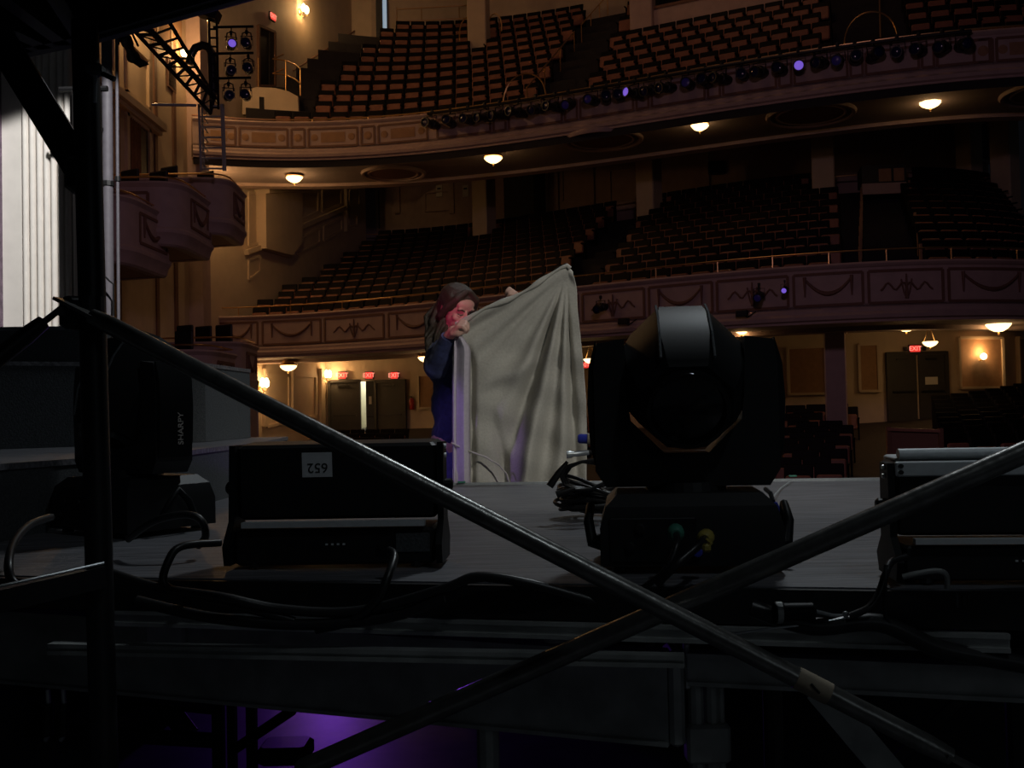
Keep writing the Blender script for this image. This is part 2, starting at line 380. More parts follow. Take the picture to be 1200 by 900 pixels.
LR, LD0, LSP, LRISE, LDROP = 13, 1.0, 0.98, 0.41, 0.62
tier(upper, UL, UZ, UDROP, UR, UD0, USP, URISE, 'stepped_floor')
tier(lower, LL, LZ, LDROP, LR, LD0, LSP, LRISE, 'stepped_floor')

# rails
def rail(parent, L, z, out, posts, r=0.022, hgt=0.3, name='handrail'):
    m = MB().tube([p + o * out + Vector((0, 0, z + hgt)) for p, o in L], r, 6); h = m.build(name, K['brass'], parent, smooth=50)
    for px, py in posts:
        p, o, _ = where(L, px, py); q = p + o * out
        MB().tube([q + Vector((0, 0, z)), q + Vector((0, 0, z + hgt))], r * 0.9, 6).build('rail_post', K['brass'], parent)
rail(lower, LL, LZ, -0.15, [(278, 365), (338, 362), (398, 358), (456, 352), (515, 345), (585, 340), (640, 335), (700, 325), (766, 320), (839, 315), (904, 305), (971, 300), (1040, 297), (1118, 293), (1197, 290)], hgt=0.34)
rail(upper, UL, UZ, -0.15, [(365, 140), (430, 136), (500, 130), (1163, 30)], hgt=0.12, r=0.03)
# hooped guards at the foot of the upper aisles, sloping aisle handrails
def up_pt(px, py, d=0.0):
    p, o, i = where(shift(UL, d), px, py); return p, o, i
for (pa, pb, top) in ((587, 638, 1.0), (991, 1055, 1.02)):
    a = up_pt(pa, 110)[0]; b = up_pt(pb, 110)[0]; n = 16; pts = []
    for k in range(n + 1):
        q = PI * k / n; t = (1 - math.cos(q)) / 2
        pts.append(a.lerp(b, t) + U * 0.25 + Vector((0, 0, UZ - .1 + (top + .1) * math.sin(q) ** 0.75)))
    MB().tube(pts, 0.028, 7).build('hooped_guard', K['brass'], upper, smooth=50)
def aisle_rail(parent, a, b, posts=5, h=0.0):
    MB().tube([a, b], 0.028, 7).build('aisle_handrail', K['brass'], parent)
    for k in range(posts):
        q = a.lerp(b, (k + 0.02) / (posts - 0.96)); MB().tube([q, q - Vector((0, 0, 0.95))], 0.022, 6).build('rail_post', K['brass'], parent)
aisle_rail(upper, at(617, 103, 35.4), at(673, 37, 42.2), 4); aisle_rail(upper, at(681, 29, 43), at(712, -6, 48), 4)
aisle_rail(upper, at(1032, 44, 31.5), at(1030, -25, 38.5), 4)

# left house wall: straight along the boxes, then turning in behind the balcony ends
WX = -11.3
def wall_strip(name, pts, z0, z1, th, m=K['cream']):
    w = MB()
    for a, b in zip(pts, pts[1:]):
        a, b = Vector((*a, 0)), Vector((*b, 0)); n = Vector((-(b - a).y, (b - a).x, 0)).normalized() * th
        w.prism([a, b, b + n, a + n], z0, z1)
    return structure(w.build(name, m))
LW0, LW1 = Vector((WX, 38.0, 0)), Vector((WX + 13.0 * 0.32, 51.0, 0))
wall_left = wall_strip('wall_left', [(WX, 17), (WX, 38.0), (LW1.x, LW1.y)], -1.8, ru(22), 0.3)
def Lp(px, py):        # point on the straight part of the left wall
    k = at(px, py, 1.0).x; Y = WX / k; return at(px, py, Y)
def Lq(px, py):        # point on the turned-in part
    k = at(px, py, 1.0).x; Y = (WX - 0.32 * 38.0) / (k - 0.32); return at(px, py, Y)
# mouldings and strips on the left wall (trim)
tr = MB()
def strip_y(y0, y1, z0, z1, t=0.08, m=None):
    (m or tr).box((WX + t / 2, (y0 + y1) / 2, (z0 + z1) / 2), (t, y1 - y0, z1 - z0))
def lframe(mb, y0, y1, z0, z1, w=0.12, t=0.09):
    for z in (z0, z1): mb.box((WX + t / 2, (y0 + y1) / 2, z), (t, y1 - y0 + w, w))
    for y in (y0, y1): mb.box((WX + t / 2, y, (z0 + z1) / 2), (t, w, z1 - z0))
lframe(tr, 30.2, 32.0, ru(9.7), ru(11.3)); lframe(tr, 27.2, 29.2, ru(9.9), ru(12.6)); lframe(tr, 32.9, 34.2, ru(12.3), ru(15.2))
tr.box((WX + .16, 30.4, ru(9.35)), (.32, 5.0, .22)); tr.box((WX + .10, 30.4, ru(9.15)), (.2, 4.8, .14))
for y in (24.0, 26.0): lframe(tr, y, y + 1.5, ru(5.4), ru(8.4))
tr.build('trim_1', K['cream']); structure(bpy.data.objects['trim_1'])
t2 = MB()
for y0, y1 in ((32.55, 32.8), (34.35, 34.65), (29.45, 29.6), (26.2, 26.4)): strip_y(y0, y1, ru(-2), ru(15), 0.05, t2)
structure(t2.build('trim_2', K['brown']))
structure(MB().box((WX + .03, 34.0, ru(14.9)), (.06, 2.7, 5.0)).build('trim_10', K['tan']))  # shade of the upper wall bay put in as a darker panel colour
p = MB(); p.box((WX + .25, 36.4, ru(7)), (.5, .9, 18)); p.box((WX + .32, 36.4, ru(15.2)), (.7, 1.2, .4)); p.box((WX + .2, 33.55, ru(15.3)), (.4, 5, .35))
structure(p.build('trim_3', K['plaster']))
# curtained opening to the boxes
c = thing('curtained_doorway', 'dark doorway with brown curtain in the gold lit side wall above the boxes', 'doorway', (WX, 31, ru(5.5)))
f = MB(); f.box((WX + .05, 30.15, ru(7.3)), (.1, .2, 3.6)); f.box((WX + .05, 32.0, ru(7.3)), (.1, .2, 3.6)); f.box((WX + .05, 31.1, ru(9.05)), (.1, 2.05, .15)); f.build('door_frame', K['cream'], c)
MB().box((WX + .02, 31.1, ru(7.3)), (.04, 1.7, 3.5)).build('opening', K['black'], c)
cu = MB(); pts = [(WX + .08 + .035 * math.sin(k * 1.9), 30.35 + k * .045) for k in range(20)]
for a, b in zip(pts, pts[1:]): cu.add([(a[0], a[1], ru(5.5)), (b[0], b[1], ru(5.5)), (b[0], b[1], ru(9)), (a[0], a[1], ru(9))], [(0, 1, 2, 3)])
cu.build('curtain', K['curtain'], c, smooth=60)
q = Lp(200, 88); t = thing('framed_picture', 'small dark framed picture high on the gold lit side wall', 'picture', (q.x, q.y, q.z))
MB().box((WX + .03, q.y, q.z), (.06, .8, 1.0)).build('frame', K['brown'], t); MB().box((WX + .065, q.y, q.z), (.01, .66, .86)).build('dark_panel', K['glass'], t)
# upper wall bay between gold wall and lighting bars has its shade painted brown
# panels on the turned-in wall (below the upper balcony and on the ground floor)
LD = (LW1 - LW0).normalized(); LN = Vector((LD.y, -LD.x, 0))
def qframe(mb, corners, w=.1, t=.07, off=.0):
    cs = [c_ + LN * (t / 2 + off) for c_ in corners]
    for a, b in zip(cs, cs[1:] + cs[:1]): mb.bar(a, b, t, w, up=LN.cross((b - a).normalized()))
tr4 = MB()
for q4 in ([(346, 225), (372, 224), (372, 248), (346, 260)], [(377, 224), (399, 222), (399, 240), (377, 248)], [(346, 282), (374, 268), (374, 284), (346, 298)], [(379, 266), (400, 256), (400, 270), (379, 282)],
           [(409, 224), (420, 222), (420, 240), (409, 241)], [(409, 250), (418, 252), (418, 264), (409, 263)], [(291, 226), (302, 226), (302, 285), (291, 288)], [(291, 305), (304, 300), (304, 318), (291, 328)]):
    qframe(tr4, [Lq(*c_) for c_ in q4])
tr4.bar(Lq(336, 272) + LN * .1, Lq(402, 244) + LN * .1, .2, .2); tr4.bar(Lq(286, 296) + LN * .1, Lq(302, 290) + LN * .1, .2, .2); tr4.bar(Lq(302, 290) + LN * .1, Lq(336, 300) + LN * .1, .2, .16)
tr4.bar(Lq(404, 222) + LN * .08, Lq(404, 272) + LN * .08, .16, .16, up=LN)
structure(tr4.build('trim_4', K['cream']))
tr5 = MB()
for q4 in ([(312, 440), (338, 440), (338, 494), (312, 500)], [(345, 440), (370, 441), (370, 488), (345, 492)]): qframe(tr5, [Lq(*c_) for c_ in q4], .12)
for px in (308, 341, 374): tr5.bar(Lq(px, 432) + LN * .08, Lq(px, 500) + LN * .08, .14, .16, up=LN)
structure(tr5.build('trim_5', K['cream']))
pl = MB(); a, b = Lq(300, 226), Lq(344, 224)
pl.slab([a, b, Lq(344, 285), Lq(332, 300), a + Vector((0, 0, Lq(332, 300).z - a.z))], LN * .45); pl.slab([Lq(298, 222) , Lq(348, 220), Lq(348, 226), Lq(298, 228)], LN * .7)
o_ = pl.build('stair_wall_bay', K['cream']); tag(o_, 'projecting cream wall bay at the left end of the lower balcony seating', 'wall bay')

# rear walls
def rear(name, L, d, z0, z1, m):
    R_ = shift(L, d); w = MB(); a = R_[0][0] - Vector((2.6, -.1, 0)); b = R_[0][0]; w.prism([a, b, b + U * .3, a + U * .3], z0, z1)
    for i in range(len(R_) - 1):
        a, b = R_[i][0], R_[i + 1][0]; w.prism([a, b, b + U * .3, a + U * .3], z0, z1)
    return structure(w.build(name, m)), R_
RG = shift(LL, 8.4); gA0, gA1 = where(RG, 419, 470)[2], where(RG, 441, 470)[2]; w = MB(); ptop = zat(419, 447, where(RG, 419, 447)[0])
for lo, hi, z0, z1 in ((0, gA0, -1.7, ru(2.6)), (gA1, len(RG) - 1.001, -1.7, ru(2.6)), (gA0, gA1, ptop, ru(2.6))):
    pts_ = [along(RG, lo, hi, max(1, int(hi - lo)))][0]
    for (a, _), (b, _) in zip(pts_, pts_[1:]): w.prism([a, b, b + U * .25, a + U * .25], z0, z1)
structure(w.build('wall_back', K['cream']))
la, lb = where(RG, 412, 470)[0] + U * .25, where(RG, 452, 470)[0] + U * .25; w = MB(); z0, z1 = def_z(44, -7), ptop + .5
w.prism([la + U * 2.6, lb + U * 2.6, lb + U * 2.7, la + U * 2.7], z0, z1); w.prism([la, la + U * 2.6, la + U * 2.6 + Vector((-.08, 0, 0)), la + Vector((-.08, 0, 0))], z0, z1); w.prism([lb, lb + U * 2.6, lb + U * 2.6 + Vector((.08, 0, 0)), lb + Vector((.08, 0, 0))], z0, z1); w.prism([la, lb, lb + U * 2.6, la + U * 2.6], z1, z1 + .05); w.prism([la, lb, lb + U * 2.6, la + U * 2.6], z0 - .05, z0)
structure(w.build('wall_lobby', K['lobby'])); lq = (la + lb) / 2 + U * 1.3; lamp('lobby_light', 'POINT', (lq.x, lq.y, z1 - .25), 42, (1.0, .98, .86), .15)
w2, RL = rear('wall_back_upper', LL, 15.6, ru(6.0), ru(12.4), K['plaster'])
w3, RU = rear('wall_back_top', UL, 14.9, ru(14), ru(24), K['cream'])

# house floor, sloping up to the rear; and the stage
fl = MB()
gx = [-14 + 36 * i / 36 for i in range(37)]; gy = [8.4] + [9 + 43 * j / 43 for j in range(44)]
fl.add([(x, y, def_z(y, x)) for y in gy for x in gx], [(j * 37 + i, j * 37 + i + 1, j * 37 + 38 + i, j * 37 + 37 + i) for j in range(len(gy) - 1) for i in range(36)])
structure(fl.build('floor', K['housefloor']))
st = MB(); st.prism([(-9, -4), (9, -4), (9, 8.4), (-9, 8.4)], -1.55, 0.0); o_ = structure(st.build('floor_stage', K['stagefloor']))

# columns
COLS = []
def column(px, py, L, d, w, z0, z1, label, m=K['plaster']):
    p, o, _ = where(shift(L, d), px, py); COLS.append((p.x, p.y, w, z0, z1)); c = thing('column', label, 'column', (p.x, p.y, z0), 'square columns of the hall')
    rz = math.atan2(o.x, -o.y)
    MB().bbox((p.x, p.y, (z0 + z1) / 2), (w, w, z1 - z0), .04, -rz if False else rz).build('shaft', m, c)
    MB().bbox((p.x, p.y, z0 + .1), (w + .12, w + .12, .2), .03, rz).build('base', m, c); MB().bbox((p.x, p.y, z1 - .12), (w + .14, w + .14, .24), .04, rz).build('capital', m, c)
zr = lambda d: LZ - LDROP + (d - LD0) / LSP * LRISE
for px, lab in ((567, 'square column in the lower balcony, nearest the person'), (761, 'square column in the lower balcony above the moving light'), (966, 'square column in the lower balcony left of the stepped aisle')):
    column(px, 240, LL, 11.3, .82, zr(10.6), ru(11.4), lab, K['cream'])
column(1135, 170, LL, 14.6, .75, zr(12), ru(11.6), 'far column beside the dark doorway at the right of the lower balcony', K['cream'])
column(1195, 170, LL, 11.3, .8, zr(10.6), ru(11.4), 'square column cut by the right edge of the picture', K['cream'])
column(979, 430, LL, 2.6, .62, def_z(31), ru(2.3), 'purple tinted square column under the lower balcony', K['plaster'])
column(561, 30, UL, 9.6, .85, UZ - UDROP + 8.6 * .70, ru(24), 'square column standing among the upper balcony seats', K['cream'])
column(755, 10, UL, 8.2, .95, UZ - UDROP + 7.2 * .70, ru(22), 'brown square column beside the control booth in the upper balcony', K['plaster'])

# pilasters / wall sections on the lower-balcony back wall
def on(R_, px, py): p, o, i = where(R_, px, py); return p, o, Vector((-o.y, o.x, 0)), i
def wpanel(mb, R_, pxa, pya, pxb, pyb, t, frame=None, w=.09):
    pa, oa, ta, ia = on(R_, pxa, pya); pb, ob, tb, ib = on(R_, pxb, pyb); z1 = zat(pxa, pya, pa); z0 = zat(pxb, pyb, pb)
    if frame:
        a, b = pa + oa * t / 2, pb + ob * t / 2; V = lambda p, z: Vector((p.x, p.y, z))
        for s_, e_ in ((V(a, z0), V(b, z0)), (V(a, z1), V(b, z1))): mb.bar(s_, e_, t, w)
        for s_, e_ in ((V(a, z0), V(a, z1)), (V(b, z0), V(b, z1))): mb.bar(s_, e_, w, t, up=oa)
    else:
        mb.slab([Vector((pa.x, pa.y, z0)), Vector((pb.x, pb.y, z0)), Vector((pb.x, pb.y, z1)), Vector((pa.x, pa.y, z1))], oa * t)
    return pa, pb, z0, z1, oa
ip = MB(); fr = MB()
for q in ((924, 408, 970, 461), (1006, 404, 1030, 458), (1121, 396, 1173, 454), (860, 412, 912, 464), (1190, 396, 1225, 452), (492, 440, 512, 478)):
    wpanel(ip, RG, *q, .10); wpanel(fr, RG, *q, .17, True)
structure(ip.build('trim_6', K['tan'])); structure(fr.build('trim_7', K['cream']))
ipu = MB()
for q in ((498, 226, 530, 245), (640, 190, 660, 235), (715, 200, 745, 232), (1058, 148, 1098, 190)): wpanel(ipu, RL, *q, .06, True)
for px in (461, 525, 648, 690, 825): wpanel(ipu, RL, px, 150, px + 8, 250, .12)
structure(ipu.build('trim_8', K['plaster']))

# doors
def door(name, R_, pxa, pxb, ytop, zbot, leaves, label_col=K['doorgrey'], frame=K['doorgrey'], open_leaf=None):
    pa, oa, ta, _ = on(R_, pxa, ytop); pb, ob, tb, _ = on(R_, pxb, ytop); z1 = zat(pxa, ytop, pa); mid = (pa + pb) / 2
    d = bpy.data.objects.new(name, None); COL.objects.link(d); d.location = (mid.x, mid.y, zbot); WO[d.name] = Vector((mid.x, mid.y, zbot)); d['kind'] = 'structure'
    ax = (pb - pa); wd = ax.length; ax.normalize(); no = Vector((ax.y, -ax.x, 0)); no = no if no.y < 0 else -no; pa = pa + no * .12; pb = pb + no * .12
    f = MB(); V = lambda p, z: Vector((p.x, p.y, z))
    f.bar(V(pa + no * .05, zbot), V(pa + no * .05, z1 + .05), .12, .14, up=no); f.bar(V(pb + no * .05, zbot), V(pb + no * .05, z1 + .05), .12, .14, up=no); f.bar(V(pa + no * .05, z1), V(pb + no * .05, z1), .14, .12)
    f.build('door_frame', frame, d)
    for k in range(leaves):
        if k == open_leaf: continue
        a = pa + ax * (wd * k / leaves + .05); b = pa + ax * (wd * (k + 1) / leaves - .02)
        l = MB().slab([V(a, zbot), V(b, zbot), V(b, z1 - .06), V(a, z1 - .06)], no * .05).build('door_leaf', label_col, d)
        h = b if k % 2 == 0 else a; MB().bar(V(a.lerp(b, .1) + no * .1, zbot + 1.02), V(a.lerp(b, .9) + no * .1, zbot + 1.02), .05, .06).build('push_bar', K['blacksteel'], l)
        MB().bar(V(a.lerp(b, .25) + no * .1, z1 - .2), V(a.lerp(b, .65) + no * .1, z1 - .2), .06, .06).build('door_closer', K['blacksteel'], l)
    return d, pa, pb, z1, ax, no, wd
d1 = door('door_1', RG, 1038, 1106, 415, def_z(36), 2)
q = d1; c_ = q[1] + q[4] * (q[6] * .73) + q[5] * .06
tag(MB().bar(Vector((c_.x - .2, c_.y, ru(.72))), Vector((c_.x + .22, c_.y - .02, ru(.72))), .012, .26).build('paper_notice', K['paper']), 'white paper notice on the grey double doors at the right', 'notice')
d2 = door('door_2', RG, 387, 422, 447, def_z(44, -7), 1)
d3 = door('door_3', RG, 442, 476, 447, def_z(44, -7), 1)
q = d2; V = lambda p, z: Vector((p.x, p.y, z))
# open doorway between them: bright lobby beyond, one leaf swung open
pa, oa, ta, _ = on(RG, 419, 447); pb, *_ = on(RG, 441, 447); zb, zt = def_z(44, -7), zat(419, 447, pa)
lf = thing('open_door', 'dark grey door leaf swung open beside the bright lobby gap', 'door', (pb.x, pb.y, zb))
a, b = pa.lerp(pb, .50) + oa * .12, pa.lerp(pb, .93) + oa * .02
MB().slab([V(a, zb), V(b, zb), V(b, zt), V(a, zt)], oa * .06).build('door_leaf', K['riserfelt'], lf)
MB().bar(V(a.lerp(b, .1) + oa * .1, zb + .95), V(a.lerp(b, .9) + oa * .1, zb + .95), .05, .05).build('push_bar', K['blacksteel'], lf)
MB().slab([V(a.lerp(b, .35) + oa * .075, zt - 1.05), V(a.lerp(b, .65) + oa * .075, zt - 1.05), V(a.lerp(b, .65) + oa * .075, zt - .7), V(a.lerp(b, .35) + oa * .075, zt - .7)], oa * .01).build('notice', K['paper'], lf)
pq = pa + U * 2.83; pk = at(423, 467, pq.y)
tag(MB().box((pk.x, pk.y - .03, pk.z), (.34, .02, .32)).build('poster', K['bluepaper']), 'blue poster on the bright lobby wall', 'poster')
# dark doorways of the lower balcony
def dark_open(name, R_, q, nm):
    m = MB(); pa, pb, z0, z1, oa = wpanel(m, R_, *q, .05)
    d = bpy.data.objects.new(name, None); COL.objects.link(d); d['kind'] = 'structure'; WO[d.name] = Vector((pa.x, pa.y, z0)); d.location = WO[d.name]
    m.build('door_leaf', K['doorgrey'], d); f = MB(); wpanel(f, R_, *q, .12, True, .14); f.build('door_frame', K['plaster'], d)
dark_open('door_4', RL, (590, 204, 643, 262), ''); dark_open('door_5', RL, (425, 222, 447, 270), ''); dark_open('door_6', RL, (1146, 139, 1183, 190), '')
# upper left side door on the turned-in wall
dd = bpy.data.objects.new('door_7', None); COL.objects.link(dd); dd['kind'] = 'structure'; q0 = Lq(311, 102); dd.location = q0; WO[dd.name] = q0.copy()
MB().slab([Lq(302, 101), Lq(314, 101), Lq(314, 36), Lq(302, 31)], LN * .04).build('opening', K['black'], dd)
MB().slab([Lq(314, 101), Lq(320, 101), Lq(320, 39), Lq(314, 36)], LN * .06).build('door_leaf', K['doorgrey'], dd)
m = MB(); qframe(m, [Lq(301.5, 101), Lq(320.5, 101), Lq(320.5, 38), Lq(301.5, 30)], .1, .12); m.build('door_frame', K['brown'], dd)
# landing guard rail in front of that door, wall handrail up the stairs, daylit slit
lr = thing('landing_guard', 'curved thin brass landing guard in front of the upper left side door', 'railing', Lq(320, 100))
for yy in (0, 17):
    MB().tube([Lq(302, 68 + yy) + LN * 1.2, at(320, 69 + yy, 41.0), at(335, 71 + yy, 40.5), at(346, 76 + yy, 40.2), at(352, 81 + yy, 40)], .028, 6).build('rail', K['brass'], lr)
for px, y0, y1 in ((303, 68, 103), (335, 71, 106), (352, 81, 112)): MB().tube([at(px, y0, 40.4), at(px, y1, 40.4)], .025, 6).build('rail_post', K['brass'], lr)
hr = thing('wall_handrail', 'wooden handrail sloping up the cream wall below the upper sconce', 'handrail', Lq(341, 83))
MB().tube([Lq(341, 83) + LN * .12, Lq(404, 43) + LN * .12, Lq(430, 25) + LN * .12], .04, 6).build('rail', K['brown'], hr)
for px, py in ((345, 81), (374, 62), (402, 44), (428, 27)): MB().bar(Lq(px, py), Lq(px, py) + LN * .12, .03, .05).build('bracket', K['blacksteel'], hr)
wd = bpy.data.objects.new('window_1', None); COL.objects.link(wd); wd['kind'] = 'structure'; wd.location = at(445, 45, 50.0); WO[wd.name] = at(445, 45, 50.0)
MB().slab([at(436, 46, 50), at(441, 45, 50), at(440, -20, 50), at(435, -20, 50)], (0, .1, 0)).build('pane', K['daylit'], wd)
MB().slab([at(448.5, 43, 50), at(453.5, 42, 50), at(452.5, -20, 50), at(447.5, -20, 50)], (0, .1, 0)).build('pane', K['daylit'], wd)
MB().slab([at(434.5, 47, 50.02), at(455, 43, 50.02), at(454, -20, 50.02), at(433.5, -20, 50.02)], (0, .12, 0)).slab([at(441, 45, 49.9), at(448.5, 43, 49.9), at(447.5, -20, 49.9), at(440, -20, 49.9)], (0, .2, 0)).build('window_frame', K['riserfelt'], wd)
# rails above the back rows of the upper balcony
tr_ = thing('cross_aisle_rail', 'thin pipe guard rail behind the top left rows of the upper balcony', 'railing', at(480, 20, 48))
for y0 in (10, 25): MB().tube([at(465, y0 + 1, 48), at(500, y0 - 1, 48), at(552, y0 - 4, 48)], .03, 6).build('rail', K['brass'], tr_)
for px in (465, 494, 538): MB().tube([at(px, 8, 48), at(px, 34, 48)], .025, 6).build('rail_post', K['brass'], tr_)
for (pa, pb, yt, yb) in ((538, 566, 19, 50), (572, 588, 16, 40)):
    n = 10; g = thing('bent_guard_rail', 'bent pipe guard %s the upper balcony column' % ('left of' if pa < 550 else 'right of'), 'railing', at(pa, yb, 46))
    MB().tube([at(pa + (pb - pa) * (1 - math.cos(PI * k / n)) / 2, yb - (yb - yt) * math.sin(PI * k / n) ** .6, 45.5) for k in range(n + 1)], .03, 6).build('rail', K['brass'], g)
tag(MB().slab([at(*q, 39.9) for q in ((284, 134), (350, 131), (349, 113), (338, 107), (322, 103), (300, 102), (284, 108))], (0, .25, 0)).build('landing_wall', K['cream']), 'low cream landing wall below the curved guard at the upper left door', 'wall')
# control booth in the upper balcony
cb = thing('control_booth', 'brown walled control booth with a long dark window behind upper seats', 'booth', up_pt(850, 20, 8)[0] + Vector((0, 0, UZ)))
B8 = shift(UL, 8.0); i0 = where(B8, 752, 20)[2]; i1 = where(B8, 960, 0)[2]; seg = along(B8, i0, i1, 10)
zf = UZ - UDROP + 6.5 * .7
w = MB(); w.sweep([(p, o) for p, o in seg], [(0, zf), (0, zf + 1.75), (-.3, zf + 1.75), (-.3, zf)]); w.build('front_wall', K['plaster'], cb)
w = MB(); w.sweep([(p, o) for p, o in along(B8, i0 + .6, i1, 10)], [(-.2, zf + 1.75), (-.2, zf + 4.2), (-.26, zf + 4.2), (-.26, zf + 1.75)]); w.build('window_glass', K['glass'], cb)
w = MB(); w.sweep([(p, o) for p, o in seg], [(0.04, zf + 1.7), (0.04, zf + 1.82), (-.3, zf + 1.82), (-.3, zf + 1.7)]); w.build('window_sill', K['brown'], cb)
# vestibule box in the lower balcony aisle
vb = thing('aisle_vestibule', 'low dark vestibule at the top of the lower balcony stepped aisle', 'vestibule', where(shift(LL, 11), 1035, 200)[0] + Vector((0, 0, zr(11))))
V11 = shift(LL, 10.2); a, oa, *_ = where(V11, 1010, 205); b, *_ = where(V11, 1062, 205); z0 = zat(1036, 226, a)
z1 = zat(1036, 200, a)
MB().slab([V(a, z0 - .05), V(b, z0 - .05), V(b, z0 + .35), V(a, z0 + .35)], -oa * .2).build('threshold', K['plaster'], vb)
MB().slab([V(a, z0 + .35), V(b, z0 + .35), V(b, z1 + .2), V(a, z1 + .2)], -oa * 1.2).build('hood', K['black'], vb)
for t0, t1 in ((.38, .66), (.72, .95)): MB().slab([V(a.lerp(b, t0), z0 + .4), V(a.lerp(b, t1), z0 + .4), V(a.lerp(b, t1), z1 + .05), V(a.lerp(b, t0), z1 + .05)], oa * .03).build('inner_panel', K['tan'], vb)
# aisle edging rails in the lower balcony & rear cross aisle rail
for q0, q1, n_, sd_ in ((at(1010, 222, 39), at(1008, 303, 29.4), 9, 'left of'), (at(1064, 214, 39), at(1079, 300, 29.2), 9, 'right of')):
    t = thing('aisle_edge_posts', 'row of pale aisle end posts %s the stepped lower balcony aisle' % sd_, 'posts', q1)
    for k in range(n_):
        q = q0.lerp(q1, k / (n_ - 1)); MB().box(q, (.07, .07, .7)).build('end_post', K['tan'], t)
cr = thing('rear_brass_rail', 'brass rail along the rear cross aisle of the lower balcony', 'railing', where(shift(LL, 14), 800, 215)[0] + Vector((0, 0, zr(14))))
C14 = shift(LL, 14.0); zc = zr(13) + .95
MB().tube([p + Vector((0, 0, zc)) for p, o in C14], .03, 6).build('rail', K['brass'], cr)
for px, py in ((458, 245), (507, 245), (635, 235), (717, 230), (776, 225), (811, 222), (873, 216), (946, 205), (1023, 198), (1072, 195), (1128, 190)):
    p, *_ = where(C14, px, py); MB().tube([V(p, zc - .95), V(p, zc)], .035, 6).build('rail_post', K['brass'], cr)
    MB().ell(V(p, zc + .03), (.06, .06, .06), n=8, m=6).build('post_cap', K['brass'], cr)
# small wall monitor, notices
p, o, *_ = where(RL, 842, 198); t = thing('wall_loudspeaker', 'small dark loudspeaker box on the lower balcony back wall', 'loudspeaker', V(p, zat(842, 198, p)))
MB().bbox(V(p + o * .2, zat(842, 198, p)), (.72, .35, .55), .04).build('cabinet', K['black'], t); MB().box(V(p + o * .39, zat(842, 198, p)), (.6, .02, .44)).build('grille', K['blacksteel'], t)
for px, lab in ((515, 'white notice on the lit back wall of the lower balcony'), (546, 'dim notice right of the white one on the back wall')):
    p, o, tt, _ = on(RL, px, 224); z = zat(px, 224, p)
    n_ = thing('wall_notice', lab, 'notice', V(p, z)); MB().bar(V(p - tt * .17 + o * .05, z), V(p + tt * .17 + o * .05, z), .02, .6).build('sheet', K['paper'], n_); MB().bar(V(p - tt * .1 + o * .065, z + .12), V(p + tt * .1 + o * .065, z + .12), .012, .09).build('printed_block', K['ink'], n_)
# low barrier in the orchestra aisle
c0, c1 = at(1041, 503, 24.2), at(1102, 505, 23.6)
t = thing('aisle_barrier', 'low brown slatted barrier across the orchestra aisle before double doors', 'barrier', (c0 + c1) / 2)
MB().slab([c0, c1, V(c1, def_z(24)), V(c0, def_z(24))], (0, .06, 0)).build('panel', K['brown'], t)
MB().bar(c0, c1, .14, .07).build('top_rail', K['seatbrown'], t)
for k in (0, 1): q = c0.lerp(c1, k); MB().bar(V(q, def_z(24)), V(q, q.z + .06), .1, .1, up=(0, 1, 0)).build('post', K['brown'], t)

